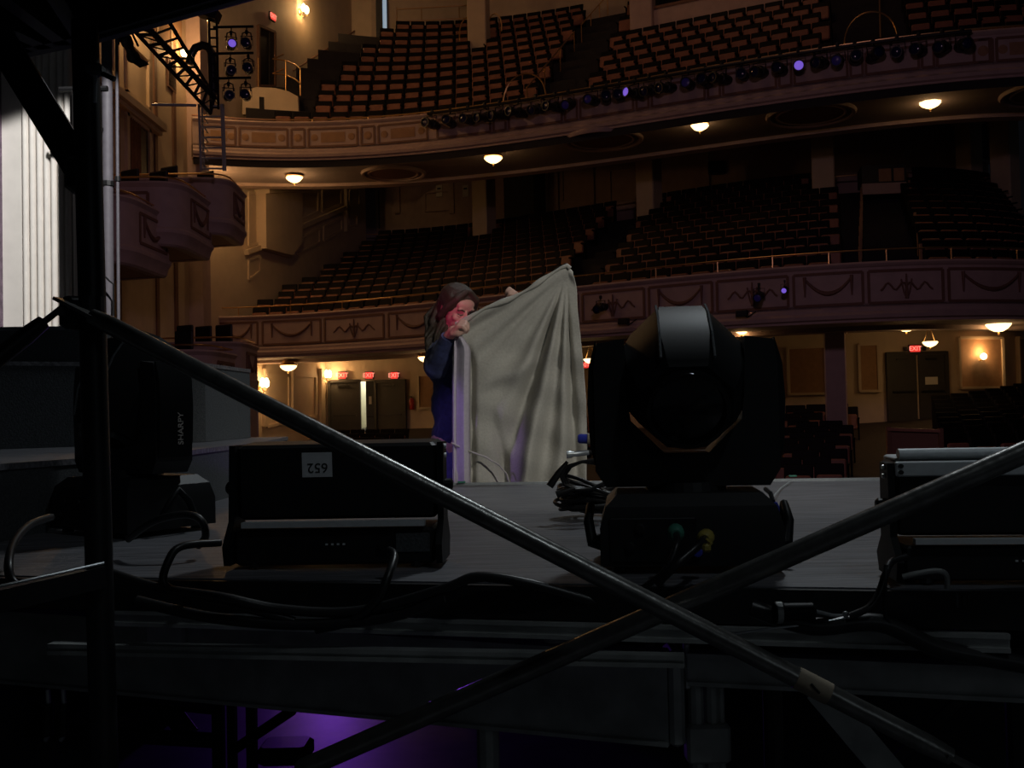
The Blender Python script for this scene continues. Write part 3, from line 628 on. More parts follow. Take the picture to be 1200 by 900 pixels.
# ------------------------------------------------------------------ boxes on the side wall
def opera_box(label, a0, a1, b1, ztop, hgt, seats, to_floor=False):
    # a0: stage-side corner near wall, a1: bulge corner, b1: far corner (plan points)
    bx = thing('opera_box', label, 'theatre box', (a1[0], a1[1], ztop - hgt), 'boxes on the side wall')
    A0, A1, B1 = [Vector((*q, 0)) for q in (a0, a1, b1)]; pl_ = [A0]
    n = 14
    c1_ = A0.lerp(A1, .55); 
    for k in range(1, n + 1):
        t = k / n; p = A0.lerp(c1_, 1) * (1 - t) ** 2 + A1 * 2 * t * (1 - t) + B1 * t * t if False else None
    P = [A0, A0.lerp(A1, .5), A0.lerp(A1, .8)]
    for k in range(1, 8):
        t = k / 8; P.append(A0.lerp(A1, .8) * (1 - t) ** 2 + A1 * 2 * t * (1 - t) + A1.lerp(B1, .35) * t * t)
    P += [A1.lerp(B1, .35 + .65 * k / 6) for k in range(7)]
    E = Vector((WX, B1.y + .9, 0)); P += [B1 + (E - B1) * .04, B1.lerp(E, .5), E]
    line = []
    for i, p in enumerate(P):
        a = P[max(0, i - 1)]; b = P[min(len(P) - 1, i + 1)]; d = (b - a).normalized(); line.append((p, Vector((d.y, -d.x, 0))))
    zt = Vector((0, 0, ztop)); prof = [(-.2, 0), (.04, 0), (.07, -.05), (.03, -.1), (0, -.14), (0, -hgt + .45), (.05, -hgt + .4), (.05, -hgt + .32), (-.02, -hgt + .22), (-.06, -hgt + .05), (-.12, -hgt), (-.3, -hgt)]
    if to_floor: prof = [(-.2, 0), (.04, 0), (.07, -.05), (.03, -.1), (0, -.14), (0, -hgt + .3), (.05, -hgt + .25), (.02, -hgt + .1), (0, -hgt), (0, -hgt - 3.2), (-.2, -hgt - 3.2)]
    fo = MB().sweep([(p + zt, o) for p, o in line], prof).build('parapet', K['plaster'], bx, smooth=30)
    fl_ = MB().prism([(p.x - o.x * .1, p.y - o.y * .1) for p, o in line], ztop - hgt + .02, ztop - .6).build('floor_slab', K['tan'], bx)
    MB().tube([p - o * .08 + Vector((0, 0, ztop + .12)) for p, o in line], .022, 6).build('brass_rail', K['brass'], bx, smooth=50)
    for (i0, i1, gar) in ((.15, 1.9, False), (9.6, 15.4, True), (16.4, 17.8, False)):
        seg = along(line, i0, i1, 6); m = MB(); frame_on(m, seg, ztop - hgt + .58, ztop - .28, -.005, .07, .03); m.build('panel_moulding', K['brown'], fo)
        if gar: swag(seg, ztop - .38, .02, .38).build('garland', K['brown'], fo)
        if to_floor:
            m = MB(); frame_on(m, seg, ztop - hgt - 1.7, ztop - hgt - .2, -.005, .09, .04); m.build('panel_moulding', K['cream'], fo)
    return bx
X0 = WX
opera_box('nearest of the three upper side boxes, partly behind the vertical pipes', (X0, 22.6), (-8.55, 22.7), (-8.5, 25.5), ru(5.03), 1.55, 2)
opera_box('middle of the three upper side boxes, with a curved pink front', (X0, 24.6), (-7.95, 24.7), (-7.98, 27.4), ru(5.74), 1.56, 2)
opera_box('farthest and highest of the three upper side boxes, nearest the balcony', (X0, 27.0), (-7.45, 27.1), (-7.57, 29.3), ru(6.37), 1.5, 2)
opera_box('nearer of the two low side boxes, crossed by the slanting pipe', (X0, 25.0), (-7.4, 25.0), (-7.4, 27.4), ru(1.66), 1.3, 2, True)
opera_box('farther low side box with a garland panel, left of the wall sconce', (X0, 28.0), (-7.4, 28.0), (-7.55, 30.4), ru(2.06), 1.3, 2, True)
# chairs in the boxes
def box_chair():
    r = thing('box_chair', 'x', 'chair')
    MB().bbox((0, .2, .68), (.58, .07, .42), .025).build('backrest', K['black'], r, local=True); MB().bbox((0, -.02, .45), (.55, .5, .08), .03).build('seat', K['black'], r, local=True)
    for x in (-.24, .24):
        for y in (-.2, .18): MB().tube([(x, y, 0), (x, y, .44)], .02, 6).build('leg', K['blacksteel'], r, local=True)
        MB().tube([(x, .19, .44), (x, .22, .86)], .018, 6).build('back_post', K['blacksteel'], r, local=True)
    return r
bc = box_chair(); first = True
for (px, py, Y, z, lab) in ((191, 194, 27.9, ru(5.77), 'black box chair, left one of the pair in the highest box'), (234, 194, 28.6, ru(5.77), 'black box chair at the right end of the highest box'), (178, 199, 25.8, ru(5.14), 'black box chair in the middle upper box'), (144, 201, 25.6, ru(5.14), 'black box chair behind the vertical pipe in the middle upper box'),
        (210, 397, 28.9, ru(1.46), 'black box chair at the left of the farther low side box'), (232, 394, 29.3, ru(1.46), 'tallest black box chair of the farther low side box'), (256, 397, 29.0, ru(1.46), 'black box chair at the right of the farther low side box'), (208, 406, 26, ru(1.06), 'black box chair in the nearer low side box')):
    o = bc if first else copy_tree(bc); first = False
    p = at(px, py, Y); o.location = (p.x, p.y, z); o.rotation_euler = (0, 0, -0.5); o['label'] = lab; o['group'] = 'black chairs in the side boxes'
    o.scale = (1.1, 1.1, 1.3)

# ------------------------------------------------------------------ theatre seats
def seat_geo():
    parts = {}
    parts['backrest'] = MB().bbox((0, .16, .66), (.56, .07, .50), .03).v, None
    return parts
SC = 1.16
def mb_back():
    m = MB(); R = Matrix.Rotation(-.16, 3, 'X'); m.bbox((0, .17, .64), (.56, .06, .56), .022, R=R); return m
def mb_seat():
    m = MB(); R = Matrix.Rotation(-.12, 3, 'X'); m.bbox((0, .03, .50), (.48, .10, .42), .03, R=R); return m
def mb_arm(x): return MB().bbox((x, .0, .60), (.045, .34, .05), .012).bbox((x, .08, .29), (.035, .2, .58), .01)
seat0 = thing('theatre_seat', 'x', 'seat')
mb_back().build('backrest', K['seatblack'], seat0, local=True)
mb_seat().build('folded_seat', K['seatbrown'], seat0, local=True)
mb_arm(-.275).build('armrest', K['seatblack'], seat0, local=True); mb_arm(.275).build('armrest', K['seatblack'], seat0, local=True)
SP = .685
def rows(L, TZ, drop, n, d0, sp, rise, aisles, zone, x_lo, x_hi, wallcut, zfun=None, skip=None, rowline=None):
    out = []
    for k in range(n):
        R_ = rowline(k) if rowline else shift(L, d0 + sp * k)
        cum = [0.0]
        for i in range(len(R_) - 1): cum.append(cum[-1] + (R_[i + 1][0] - R_[i][0]).length)
        def s_at_x0(x0):          # arc length where the untranslated front has x = x0
            for i in range(len(L) - 1):
                if L[i][0].x <= x0 <= L[i + 1][0].x:
                    q = (x0 - L[i][0].x) / (L[i + 1][0].x - L[i][0].x); return cum[i] + (cum[i + 1] - cum[i]) * q
            return cum[-1] if x0 > L[-1][0].x else 0
        marks = [s_at_x0(x) for x, w in aisles]
        def pt(s):
            for i in range(len(cum) - 1):
                if cum[i] <= s <= cum[i + 1]:
                    q = (s - cum[i]) / (cum[i + 1] - cum[i]); return R_[i][0].lerp(R_[i + 1][0], q), R_[i][1].lerp(R_[i + 1][1], q).normalized()
            return None
        # seats run outward from the aisles
        segs = []
        for j, (sm, (x, w)) in enumerate(zip(marks, aisles)):
            left_end = (marks[j - 1] + aisles[j - 1][1] / 2) if j else 0
            right_end = marks[j + 1] - aisles[j + 1][1] / 2 if j + 1 < len(marks) else cum[-1]
            if j == 0: segs.append((sm - w / 2, -1, left_end, j))
            segs.append((sm + w / 2, 1, right_end, j))
        for s0, sg, lim, j in segs:
            i = 0
            while True:
                s = s0 + sg * (SP * (i + .5 + .5 * (k % 2) * (1 if j == 0 else 0)))
                if (sg < 0 and s < lim + .3) or (sg > 0 and s > lim - .3): break
                r = pt(s); i += 1
                if r is None: break
                p, o = r
                z = (TZ - drop + rise * k) if zfun is None else zfun(p)
                if wallcut and (p.x - WX) < wallcut(p): break
                if skip and skip(k, p): continue
                out.append((p, o, z, k, i, sg, j, zone))
    return out
def leftlim(p): return .55 if p.y < 38 else (.32 * (p.y - 38) + .6)
px0 = lambda L, px, py: where(L, px, py)[0].x
upA = [(px0(UL, 634, 108), 1.9), (px0(UL, 1028, 50), 2.2)]
loA = [(px0(LL, 655, 335), 1.8), (px0(LL, 1043, 309), 2.1)]
bx0 = (px0(shift(UL, 8), 752, 20), px0(shift(UL, 8), 960, 0))
def up_skip(k, p):
    px, py, _ = proj((p.x, p.y, UZ - UDROP + k * .7 + .7))
    return (k >= 7 and px > 742 and px < 985) or (py < -40) or px < [276, 318, 370, 376, 382, 390, 402, 415, 428, 440, 452, 460][k] or (abs(px - 561) < 14 and 8 <= k <= 9)
def lo_skip(k, p):
    px, py, _ = proj((p.x, p.y, LZ - LDROP + k * .41 + .7))
    return px < [276, 280, 288, 298, 312, 328, 340, 352, 366, 382, 394, 408, 420][k] or (k >= 10 and 1005 < px < 1066) or any(abs(px - c) < 13 and k in (10, 11) for c in (565, 761, 966))
allseats = rows(UL, UZ, UDROP, UR, UD0, USP, URISE, upA, 'upper', 0, 0, leftlim, skip=up_skip) + \
    rows(LL, LZ, LDROP, LR, LD0, LSP, LRISE, loA, 'lower', 0, 0, leftlim, skip=lo_skip)
GL = shift(LL, -16.0)
GLx = GL
gA = [(px0(LL, 500, 470), 1.6), (px0(shift(LL, 0), 1070, 480), 2.2)]
def g_skip(k, p):
    px, py, _ = proj((p.x, p.y, def_z(p.y, p.x) + 1))
    return p.x < -8.2 or k < 6 or (px < 530 and k > 17) or (abs(px - 979) < 14 and 20 <= k <= 21)
def grows():
    L2 = LL; UO = Vector((.352, .936, 0)); rl = lambda k: [(p + U * 5.8 - UO * .98 * (22 - k), o) for p, o in LL]
    # aisle x positions are given on LL, moved with the rows
    n = 23; a = gA
    return rows(L2, 0, 0, n, 0.2, 0.98, 0, a, 'orchestra', 0, 0, None, zfun=lambda p: def_z(p.y, p.x), skip=g_skip, rowline=rl)
allseats += grows()
allseats = [s for s in allseats if not any(math.hypot(s[0].x - cx, s[0].y - cy) < w * .5 + .42 and z0 < s[2] + 1.2 and s[2] < z1 for cx, cy, w, z0, z1 in COLS)]
# which of them the picture shows: inside the frame, not behind the big near things
def shown(s):
    p, z, zone = s[0], s[2], s[7]
    px, py, w = proj((p.x, p.y, z + .8))
    if not (-15 < px < 1215 and -15 < py < 912): return False
    if py > 562: return False
    if 528 < px < 690 and 320 + (690 - px) * .35 < py < 575: return False
    if 698 < px < 918 and py > 405: return False
    if 742 < px < 880 and py > 352: return False
    if zone == 'orchestra' and px < 386: return False
    if px > 1038 and py > 528: return False
    if zone == 'orchestra' and px < 520 and py > 522: return False
    return True
vis = [s for s in allseats if shown(s)]
vis.sort(key=lambda s: (s[0] - Vector((0, 0, 0))).length)
single, rest = vis[:300], vis[300:]
ORD = ['first', 'second', 'third', 'fourth', 'fifth', 'sixth', 'seventh', 'eighth', 'ninth', 'tenth', 'eleventh', 'twelfth', 'thirteenth', 'fourteenth', 'fifteenth', 'sixteenth', 'seventeenth', 'eighteenth', 'nineteenth', 'twentieth', 'twenty-first', 'twenty-second', 'twenty-third', 'twenty-fourth', 'twenty-fifth', 'twenty-sixth', 'twenty-seventh', 'twenty-eighth', 'twenty-ninth', 'thirtieth']
def o_(n): return ORD[n - 1] if n <= len(ORD) else 'number %d' % n
ZN = {'upper': 'upper balcony', 'lower': 'lower balcony', 'orchestra': 'orchestra'}
AN = {('lower', 0, -1): 'left of the left aisle', ('lower', 0, 1): 'right of the left aisle', ('lower', 1, 1): 'right of the vestibule aisle',
      ('upper', 0, -1): 'left of the railed aisle', ('upper', 0, 1): 'right of the railed aisle', ('upper', 1, 1): 'right of the far aisle',
      ('orchestra', 0, -1): 'left of the left aisle', ('orchestra', 0, 1): 'right of the left aisle', ('orchestra', 1, 1): 'right of the barrier aisle'}
def place_seat(o, s):
    p, od, z, k, i, sg, j, zone = s
    o.location = (p.x, p.y, z); o.scale = (SC, SC, SC); o.rotation_euler = (0, 0, math.atan2(od.x, -od.y))
    if zone == 'orchestra': lab = 'dark folding seat, %s %s, %s orchestra row from the back' % (o_(i), AN[(zone, j, sg)], o_(23 - k))
    else: lab = 'black folding seat, %s %s, %s %s row' % (o_(i), AN[(zone, j, sg)], o_(k + 1), ZN[zone])
    o['label'] = lab; o['group'] = '%s seats' % ZN[zone]
first = True
for s in single:
    o = seat0 if first else copy_tree(seat0); first = False
    place_seat(o, s)
# the remaining, smaller ones (beyond the nearest 300) as one object
def seat_mass():
    geo = [(mb_back(), 0), (mb_seat(), 1), (mb_arm(-.275), 0), (mb_arm(.275), 0)]
    V_, F_, MI = [], [], []
    base = [(np.array([tuple(v) for v in g.v]), g.f, mi) for g, mi in geo]
    n0 = 0; vs = []; fs = []; mis = []
    for s in rest:
        p, od, z = s[0], s[1], s[2]; a = math.atan2(od.x, -od.y); ca, sa = math.cos(a), math.sin(a)
        R = np.array([[ca, sa, 0], [-sa, ca, 0], [0, 0, 1]]) * SC
        for bv, bf, mi in base:
            w = bv @ R + np.array([p.x, p.y, z]); vs.append(w)
            fs += [tuple(q + n0 for q in f) for f in bf]; mis += [mi] * len(bf); n0 += len(bv)
    me = bpy.data.meshes.new('theatre_seats'); me.from_pydata(np.concatenate(vs).tolist(), [], fs)
    bm = bmesh.new(); bm.from_mesh(me); bmesh.ops.recalc_face_normals(bm, faces=bm.faces); bm.to_mesh(me); bm.free()
    me.materials.append(K['seatblack']); me.materials.append(K['seatbrown']); me.polygons.foreach_set('material_index', mis)
    o = bpy.data.objects.new('theatre_seats', me); COL.objects.link(o)
    return tag(o, 'rows of brown and black folding seats rising across the upper and lower balconies', 'seats', kind='stuff')
if rest: seat_mass()

# ------------------------------------------------------------------ lamps of the house
def ceiling_dish(label, px, py, Y, r, watts, chain=0.0, col=WARM):
    p = at(px, py, Y); t = thing('chandelier' if chain else 'ceiling_light', label, 'chandelier' if chain else 'ceiling light', p, 'hanging bowl lamps' if chain else 'scalloped ceiling lamps')
    sc = lambda k, n, h: 1 + .06 * math.cos(k * PI / 2)
    b = MB().lathe([(.02, -r * .62), (r * .35, -r * .58), (r * .72, -r * .38), (r * .95, -r * .12), (r, 0), (r * .9, .02)], p, n=32, scal=sc).build('glass_bowl', K['glowdish'], t, smooth=60)
    MB().lathe([(.02, -r * .62 - .10), (.035, -r * .62 - .05), (.02, -r * .62)], p, n=10).build('finial', K['brass'], t)
    if chain:
        for k in range(3):
            q = 2 * PI * k / 3 + .4; MB().tube([p + Vector((r * .9 * math.cos(q), r * .9 * math.sin(q), 0)), p + Vector((0, 0, chain))], .014, 5).build('chain', K['brass'], t)
        MB().lathe([(.12, chain), (.10, chain + .06)], p, n=12).build('ceiling_rose', K['brass'], t)
    else:
        MB().lathe([(r * 1.05, .03), (r * 1.08, .07), (r * .7, .12), (r * .75, .2)], p, n=24).build('metal_canopy', K['brass'], t, smooth=40)
    l = lamp('lamp_light', 'POINT', (0, 0, 0), watts, col, r * .8); l.location = p - Vector((0, 0, r * .95)) ; 
    return t
ceiling_dish('scalloped ceiling lamp under the upper balcony, beside the highest side box', 345, 208, 38.6, .31, 40)
ceiling_dish('scalloped ceiling lamp under the upper balcony above the person', 578, 185, 35.7, .31, 6)
ceiling_dish('scalloped ceiling lamp under the upper balcony left of the big round medallion', 820, 147, 32.8, .28, 5)
ceiling_dish('brightest scalloped ceiling lamp under the upper balcony, at the right', 1090, 119, 31.0, .33, 9)
ceiling_dish('scalloped ceiling lamp under the lower balcony between the two left sconces', 338, 429, 40.3, .32, 14)
ceiling_dish('scalloped lamp half hidden behind the person under the lower balcony', 499, 419, 38.0, .28, 7)
ceiling_dish('small lamp just right of the moving light head under the lower balcony', 869, 387, 30.6, .2, 6)
ceiling_dish('scalloped ceiling lamp left of the grey double doors', 1062, 381, 30.2, .31, 13)
ceiling_dish('scalloped ceiling lamp at the far right under the lower balcony', 1170, 380, 29.5, .35, 13)
ceiling_dish('hanging bowl chandelier in front of the grey double doors', 1090, 401, 32.6, .24, 13, .55)
ceiling_dish('hanging bowl chandelier seen just right of the cloth', 692, 421, 36.0, .24, 16, .55)

def sconce(label, p, n, watts, k=1.0, blow=1.0):
    n = Vector(n).normalized(); t = thing('wall_sconce', label, 'wall lamp', p, 'wall sconces')
    p = Vector(p); c = p + n * .28
    MB().lathe([(.13 * k, 0), (.12 * k, .03), (.05 * k, .05)], p, n, 14).build('backplate', K['brass'], t)
    MB().tube([p + n * .04 - Vector((0, 0, .12)), p + n * .18 - Vector((0, 0, .28)), c - Vector((0, 0, .2))], .022, 6).build('arm', K['brass'], t)
    for j, sx in enumerate((-.12, .12)):
        s_ = n.cross(Vector((0, 0, 1))); q = c + s_ * sx * k
        MB().tube([c - Vector((0, 0, .22)), q - Vector((0, 0, .18)), q - Vector((0, 0, .08))], .018, 6).build('candle_arm', K['brass'], t)
        MB().lathe([(.02, -.08), (.07 * k, -.02), (.085 * k, .1 * k), (.05 * k, .2 * k), (.02, .24 * k)], q, n=12).build('glass_shade', K['glowbulb'], t, smooth=60)
    lamp('lamp_light', 'POINT', c + n * .18 + Vector((0, 0, .1)), watts, WARM, .12)
    return t
sconce('bright wall sconce at the left end of the cream panelling under the lower balcony', Lq(303, 452), LN, 45, 1.3)
sconce('bright wall sconce just left of the exit signs over the open doors', Lq(378, 441), LN, 38, 1.2)
sconce('lone bright sconce high on the cream stair wall beside the upper exit sign', Lq(351, 14), LN, 80, 1.2)
sconce('bright sconce on the side wall seen behind the lighting ladder bars', Vector((WX + .05, 37.4, Lp(251, 46).z)), (1, -.4, 0), 34, 1.2)
sconce('sconce on the gold side wall seen through the slanted truss', Vector((WX + .05, 34.9, Lp(213, 73).z)), (1, -.2, 0), 95, 1.1)
sconce('hidden sconce lighting the gold wall behind the hanging spotlight', Vector((WX + .05, 30.6, ru(12.5))), (1, -.2, 0), 210, 1.1)
sconce('sconce hidden behind the highest side box, lighting the ceiling under the upper balcony', Vector((WX + .05, 37.5, ru(8.0))), (1, .3, 0), 60, 1.0)
# bare bulb on the tan panel at the right
p, o, tt, _ = on(RG, 1147, 418); z = zat(1147, 418, p); t = thing('wall_sconce', 'small round bulb sconce glowing on the tan panel at the right', 'wall lamp', V(p, z), 'wall sconces')
MB().ell(V(p + o * .22, z), (.11, .11, .11)).build('glass_globe', K['glowbulb'], t, smooth=60); MB().tube([V(p, z - .12), V(p + o * .15, z - .14), V(p + o * .22, z - .08)], .02, 6).build('arm', K['brass'], t)
MB().lathe([(.09, 0), (.05, .04)], V(p, z - .12), o, 12).build('backplate', K['brass'], t); lamp('lamp_light', 'POINT', V(p + o * .30, z + .16), 26, WARM, .06)

def exit_sign(label, p, n, w=.48, h=.27, k=1.0):
    n = Vector(n).normalized(); t = thing('exit_sign', label, 'exit sign', p, 'red exit signs')
    s_ = Vector((-n.y, n.x, 0)); R = Matrix((s_, Vector((0, 0, 1)), s_.cross(Vector((0, 0, 1))))).transposed()
    if R.col[2].dot(n) < 0: R = Matrix((-s_, Vector((0, 0, 1)), (-s_).cross(Vector((0, 0, 1))))).transposed()
    MB().box(Vector(p), (w + .06, .08, h + .06), math.atan2(s_.y, s_.x)).build('housing', K['doorgrey'], t)
    MB().box(Vector(p) + n * .05, (w, .03, h), math.atan2(s_.y, s_.x)).build('lit_face', K['exitred'], t)
    text_part('lettering', 'EXIT', h * .95, K['exitletter'], t, Vector(p) + n * .069, R, .002, world=True)
    return t
for px, lab in ((402, 'red exit sign nearest the left sconce, over the grey doors'), (434, 'middle of the three red exit signs over the left doors'), (464, 'rightmost of the three red exit signs over the left doors')):
    p, o, *_ = on(RG, px, 440); exit_sign(lab, V(p, zat(px, 440, p)) + o * .12, o, .34, .3)
p, o, *_ = on(RG, 1070, 409); exit_sign('red exit sign above the grey double doors with paper notice', V(p, zat(1070, 409, p)) + o * .14, o, .34, .22)
EL = thing('emergency_light', 'pair of small dark emergency lamps flanking the right exit sign', 'emergency light', V(p, zat(1070, 409, p)))
for sg in (-1, 1): MB().bbox(V(p, zat(1070, 409, p)) + Vector((sg * .33, 0, 0)) + o * .14, (.12, .1, .14), .02).build('lamp_head', K['black'], EL)
p, o, *_ = on(RG, 691, 428); exit_sign('red exit sign in the gap between cloth and moving light', V(p, zat(691, 428, p)) + o * .3, o, .42, .24)
p, o, *_ = on(RG, 465.5, 440)
exit_sign('red exit sign on the cream stair wall at the top left', Lq(317, 20) + LN * .08, LN, .36, .28)
# fire extinguishers
for px, py in ((484, 472),):
    p, o, *_ = on(RG, px, py); z = zat(px, py, p); t = thing('fire_extinguisher', 'small red fire extinguisher on the wall right of the open doors', 'fire extinguisher', V(p + o * .12, z - .3))
    MB().lathe([(.10, 0), (.11, .03), (.11, .42), (.05, .5), (.03, .52)], V(p + o * .12, z - .3), n=14).build('cylinder', K['redpaint'], t, smooth=40); MB().bbox(V(p + o * .14, z + .26), (.1, .14, .05), .01).build('valve_handle', K['black'], t)
# oval plaster medallions on the soffits
def medallion(label, px, py, r, Lx=None):
    p = atz(px, py, UZ - 1.40); t = thing('ceiling_medallion', label, 'ceiling medallion', p, 'round medallions under the upper balcony')
    for rr, w in ((r, .09), (r * .8, .06)):
        MB().tube([p + Vector((rr * math.cos(2 * PI * k / 40), rr * math.sin(2 * PI * k / 40), -.0)) for k in range(40)], w, 6, closed=True).build('ring_moulding', K['plaster'], t, smooth=60)
    MB().lathe([(r * .78, 0.01), (r * .76, -.03), (.02, -.04)], p, n=32).build('centre_disc', K['brown'], t)
medallion('round ceiling medallion above the lit notice, right of the box lamp', 461, 203, 1.15)
medallion('round ceiling medallion right of the lamp above the person', 706, 164, 1.3)
medallion('round ceiling medallion between two lamps at the right', 950, 134, 1.3)
medallion('round ceiling medallion cut by the right edge', 1230, 108, 1.3)

# ------------------------------------------------------------------ spotlights
def make_spot(lens='lens'):
    r = thing('stage_spotlight', 'x', 'spotlight')
    MB().bbox((0, 0, .33), (.07, .08, .1), .01).tube([(0, 0, .28), (0, 0, .24)], .02, 6).build('clamp', K['black'], r, local=True)
    y = MB(); y.bar((-.15, 0, .22), (.15, 0, .22), .03, .01); y.bar((-.15, 0, .225), (-.15, 0, -.04), .03, .01, up=(1, 0, 0)); y.bar((.15, 0, .225), (.15, 0, -.04), .03, .01, up=(1, 0, 0)); y.build('yoke', K['black'], r, local=True)
    ax = Vector((0, -1, -.25)).normalized()
    b = MB().lathe([(.03, -.34), (.09, -.32), (.115, -.22), (.115, -.02), (.09, .0), (.09, .16), (.125, .18), (.125, .28), (.10, .28), (.10, .24)], (0, 0, 0), ax, 16); b.bbox((0, .1, .13), (.1, .16, .05), .01)
    bo = b.build('lamp_barrel', K['black'], r, smooth=40, local=True)
    MB().lathe([(.098, .0), (.07, .012), (.01, .018)], ax * .245, ax, 16).build('lens', K[lens], r, smooth=40, local=True)
    return r
sp = {k: make_spot(k) for k in ('lens', 'lenslit', 'lensdim')}
used = set()
def put_spot(kind, p, rz, label, group, scale=1.0, tilt=0.0):
    o = sp[kind] if kind not in used else copy_tree(sp[kind]); used.add(kind)
    o.location = p; o.rotation_euler = (tilt, 0, rz); o.scale = (scale,) * 3; o['label'] = label; o['group'] = group
    return o
xs = [(510, 154), (532, 148), (553, 146), (573, 144), (590, 139), (611, 139), (634, 135), (654, 128), (672, 124), (699, 123), (716, 119), (731, 118), (747, 115), (766, 111), (785, 109), (811, 103), (830, 99), (848, 97), (874, 96), (893, 92), (917, 90), (938, 90), (963, 87), (983, 84), (1003, 80), (1025, 79), (1051, 75), (1075, 73), (1102, 70), (1125, 66)]
pipe = thing('lighting_bar', 'long black lighting pipe hung along the front of the upper balcony', 'lighting bar', where(UL, 800, 84)[0] + Vector((0, 0, UZ)))
pl_ = along(UL, where(UL, 506, 130)[2], where(UL, 1134, 40)[2], 40)
MB().tube([p + o * .42 + Vector((0, 0, UZ - .12)) for p, o in pl_], .05, 8).build('pipe', K['black'], pipe)
for k in range(0, 41, 5): p, o = pl_[k]; MB().bar(p + Vector((0, 0, UZ - .12)), p + o * .42 + Vector((0, 0, UZ - .12)), .05, .05).build('bracket', K['black'], pipe)
for j, (px, py) in enumerate(xs):
    kind = 'lenslit' if px in (747, 938) else 'lensdim' if px in (699, 672, 811, 983) else 'lens'
    p, o, _ = where(UL, px, py - 12); q = p + o * .42 + Vector((0, 0, UZ - .50))
    des = 'glowing purple spotlight' if kind == 'lenslit' else 'faint blue spotlight' if kind == 'lensdim' else 'dark spotlight'
    lab = '%s, %s from the left on the upper balcony front bar' % (des, o_(j + 1))
    put_spot(kind, q, math.atan2(o.x, -o.y) + random.uniform(-.5, .35), lab, 'spotlights on the upper balcony front', 1.35, random.uniform(-.25, .1))
# fixtures on the lower balcony front
for (px, py, kd, lab) in ((711, 362, 'lens', 'dark round fixture on the lower balcony front, right of the cloth'), (893, 349, 'lensdim', 'small spotlight with pinkish lens on the lower balcony front'), (922, 341, 'lenslit', 'tiny blue lit spotlight on a thin bracket of the lower balcony front')):
    p, o, _ = where(LL, px, py); put_spot(kd, V(p + o * .35, zat(px, py, p)), math.atan2(o.x, -o.y), lab, 'fixtures on the lower balcony front', 1.0 if kd != 'lenslit' else .7)
for (px, py, lab) in ((735, 377, 'small dark power box on the lower balcony front near the cloth'), (872, 368, 'small dark power box on the lower balcony front above the moving light')):
    p, o, _ = where(LL, px, py); z = zat(px, py, p); t = thing('power_box', lab, 'power box', V(p + o * .2, z - .08)); MB().bbox(V(p + o * .22, z), (.34, .16, .18), .02, math.atan2(o.x, -o.y)).build('housing', K['black'], t)
    MB().tube([V(p + o * .25, z), V(p + o * .25 + Vector((.15, 0, 0)), z - .12), V(p + o * .25 + Vector((.4, 0, 0)), z + .05)], .018, 5).build('cable', K['cable'], t)

# house-left lighting ladder, slanted truss and par cans
TY = 26.0
lad = thing('lighting_ladder', 'vertical ladder truss standing beside the highest side box', 'truss', at(248, 200, TY))
def ladder(parent, a, b, w, n, r=.035, m=K['alu']):
    a, b = Vector(a), Vector(b); wv = Vector(w)
    for s_ in (0, 1): MB().tube([a + wv * s_, b + wv * s_], r, 6).build('chord', m, parent)
    for k in range(n + 1):
        t = (k + .2) / (n + .4); q = a.lerp(b, t); MB().tube([q, q + wv], r * .7, 6).build('rung', m, parent)
ladder(lad, at(235.5, 200, TY), at(233, 122, TY), at(262, 200, TY) - at(235.5, 200, TY), 6)
ladder(lad, at(239, 200, TY + .5), at(236.5, 122, TY + .5), at(264, 200, TY + .5) - at(239, 200, TY + .5), 6)
tz = MB(); A_, B_ = at(236, 122, TY), at(236, 200, TY)
tz.tube([(A_.lerp(B_, k / 14) + (Vector((.02, .5, 0)) if k % 2 else Vector((0, 0, 0)))) for k in range(15)], .02, 5); tz.build('side_lacing', K['alu'], lad)
mast = thing('lighting_mast', 'upper mast truss carrying the six hanging par lights', 'truss', at(250, 122, TY))
ladder(mast, at(247, 128, TY), at(245, 22, TY), at(256, 128, TY) - at(247, 128, TY), 10, .035, K['blacksteel'])
for y, x1 in ((31, 297), (62, 297), (91, 294)): MB().tube([at(250, y + 1, TY), at(x1, y, TY)], .035, 7).build('cross_bar', K['blacksteel'], mast)
MB().bar(at(233, 12, TY), at(256, 20, TY), .4, .25).build('head_block', K['blacksteel'], mast)
tr_ = thing('slanted_truss', 'long slanted dark truss running from the overhead deck to the ladder', 'truss', at(200, 80, TY))
a0, a1 = at(150, 28, TY - 3), at(247, 133, TY); b0, b1 = at(171, 30, TY - 3), at(251, 114, TY); c0, c1 = at(195, 20, TY - 2), at(255, 120, TY + .8)
for a, b in ((a0, a1), (b0, b1), (c0, c1)): MB().tube([a, b], .075 if (a - b0).length < .01 else .05, 7).build('chord', K['blacksteel'], tr_)
for k in range(10):
    t = k / 9; p, q = a0.lerp(a1, t), b0.lerp(b1, t); MB().tube([p, q], .04, 6).build('strut', K['blacksteel'], tr_)
    q2 = c0.lerp(c1, t); MB().tube([q, q2], .03, 6).build('strut', K['blacksteel'], tr_)
    if k < 9: MB().tube([p, b0.lerp(b1, t + 1 / 9)], .02, 5).build('lacing', K['blacksteel'], tr_)
hose = thing('cable_loom', 'thick black cable loom arching to the lighting mast', 'cable', at(230, 70, TY))
MB().tube([at(*q, TY + .1) for q in ((222, 75), (224, 64), (229, 56), (237, 53), (244, 55), (248, 62), (249, 80), (250, 110))], .11, 8).build('loom', K['cable'], hose, smooth=60)
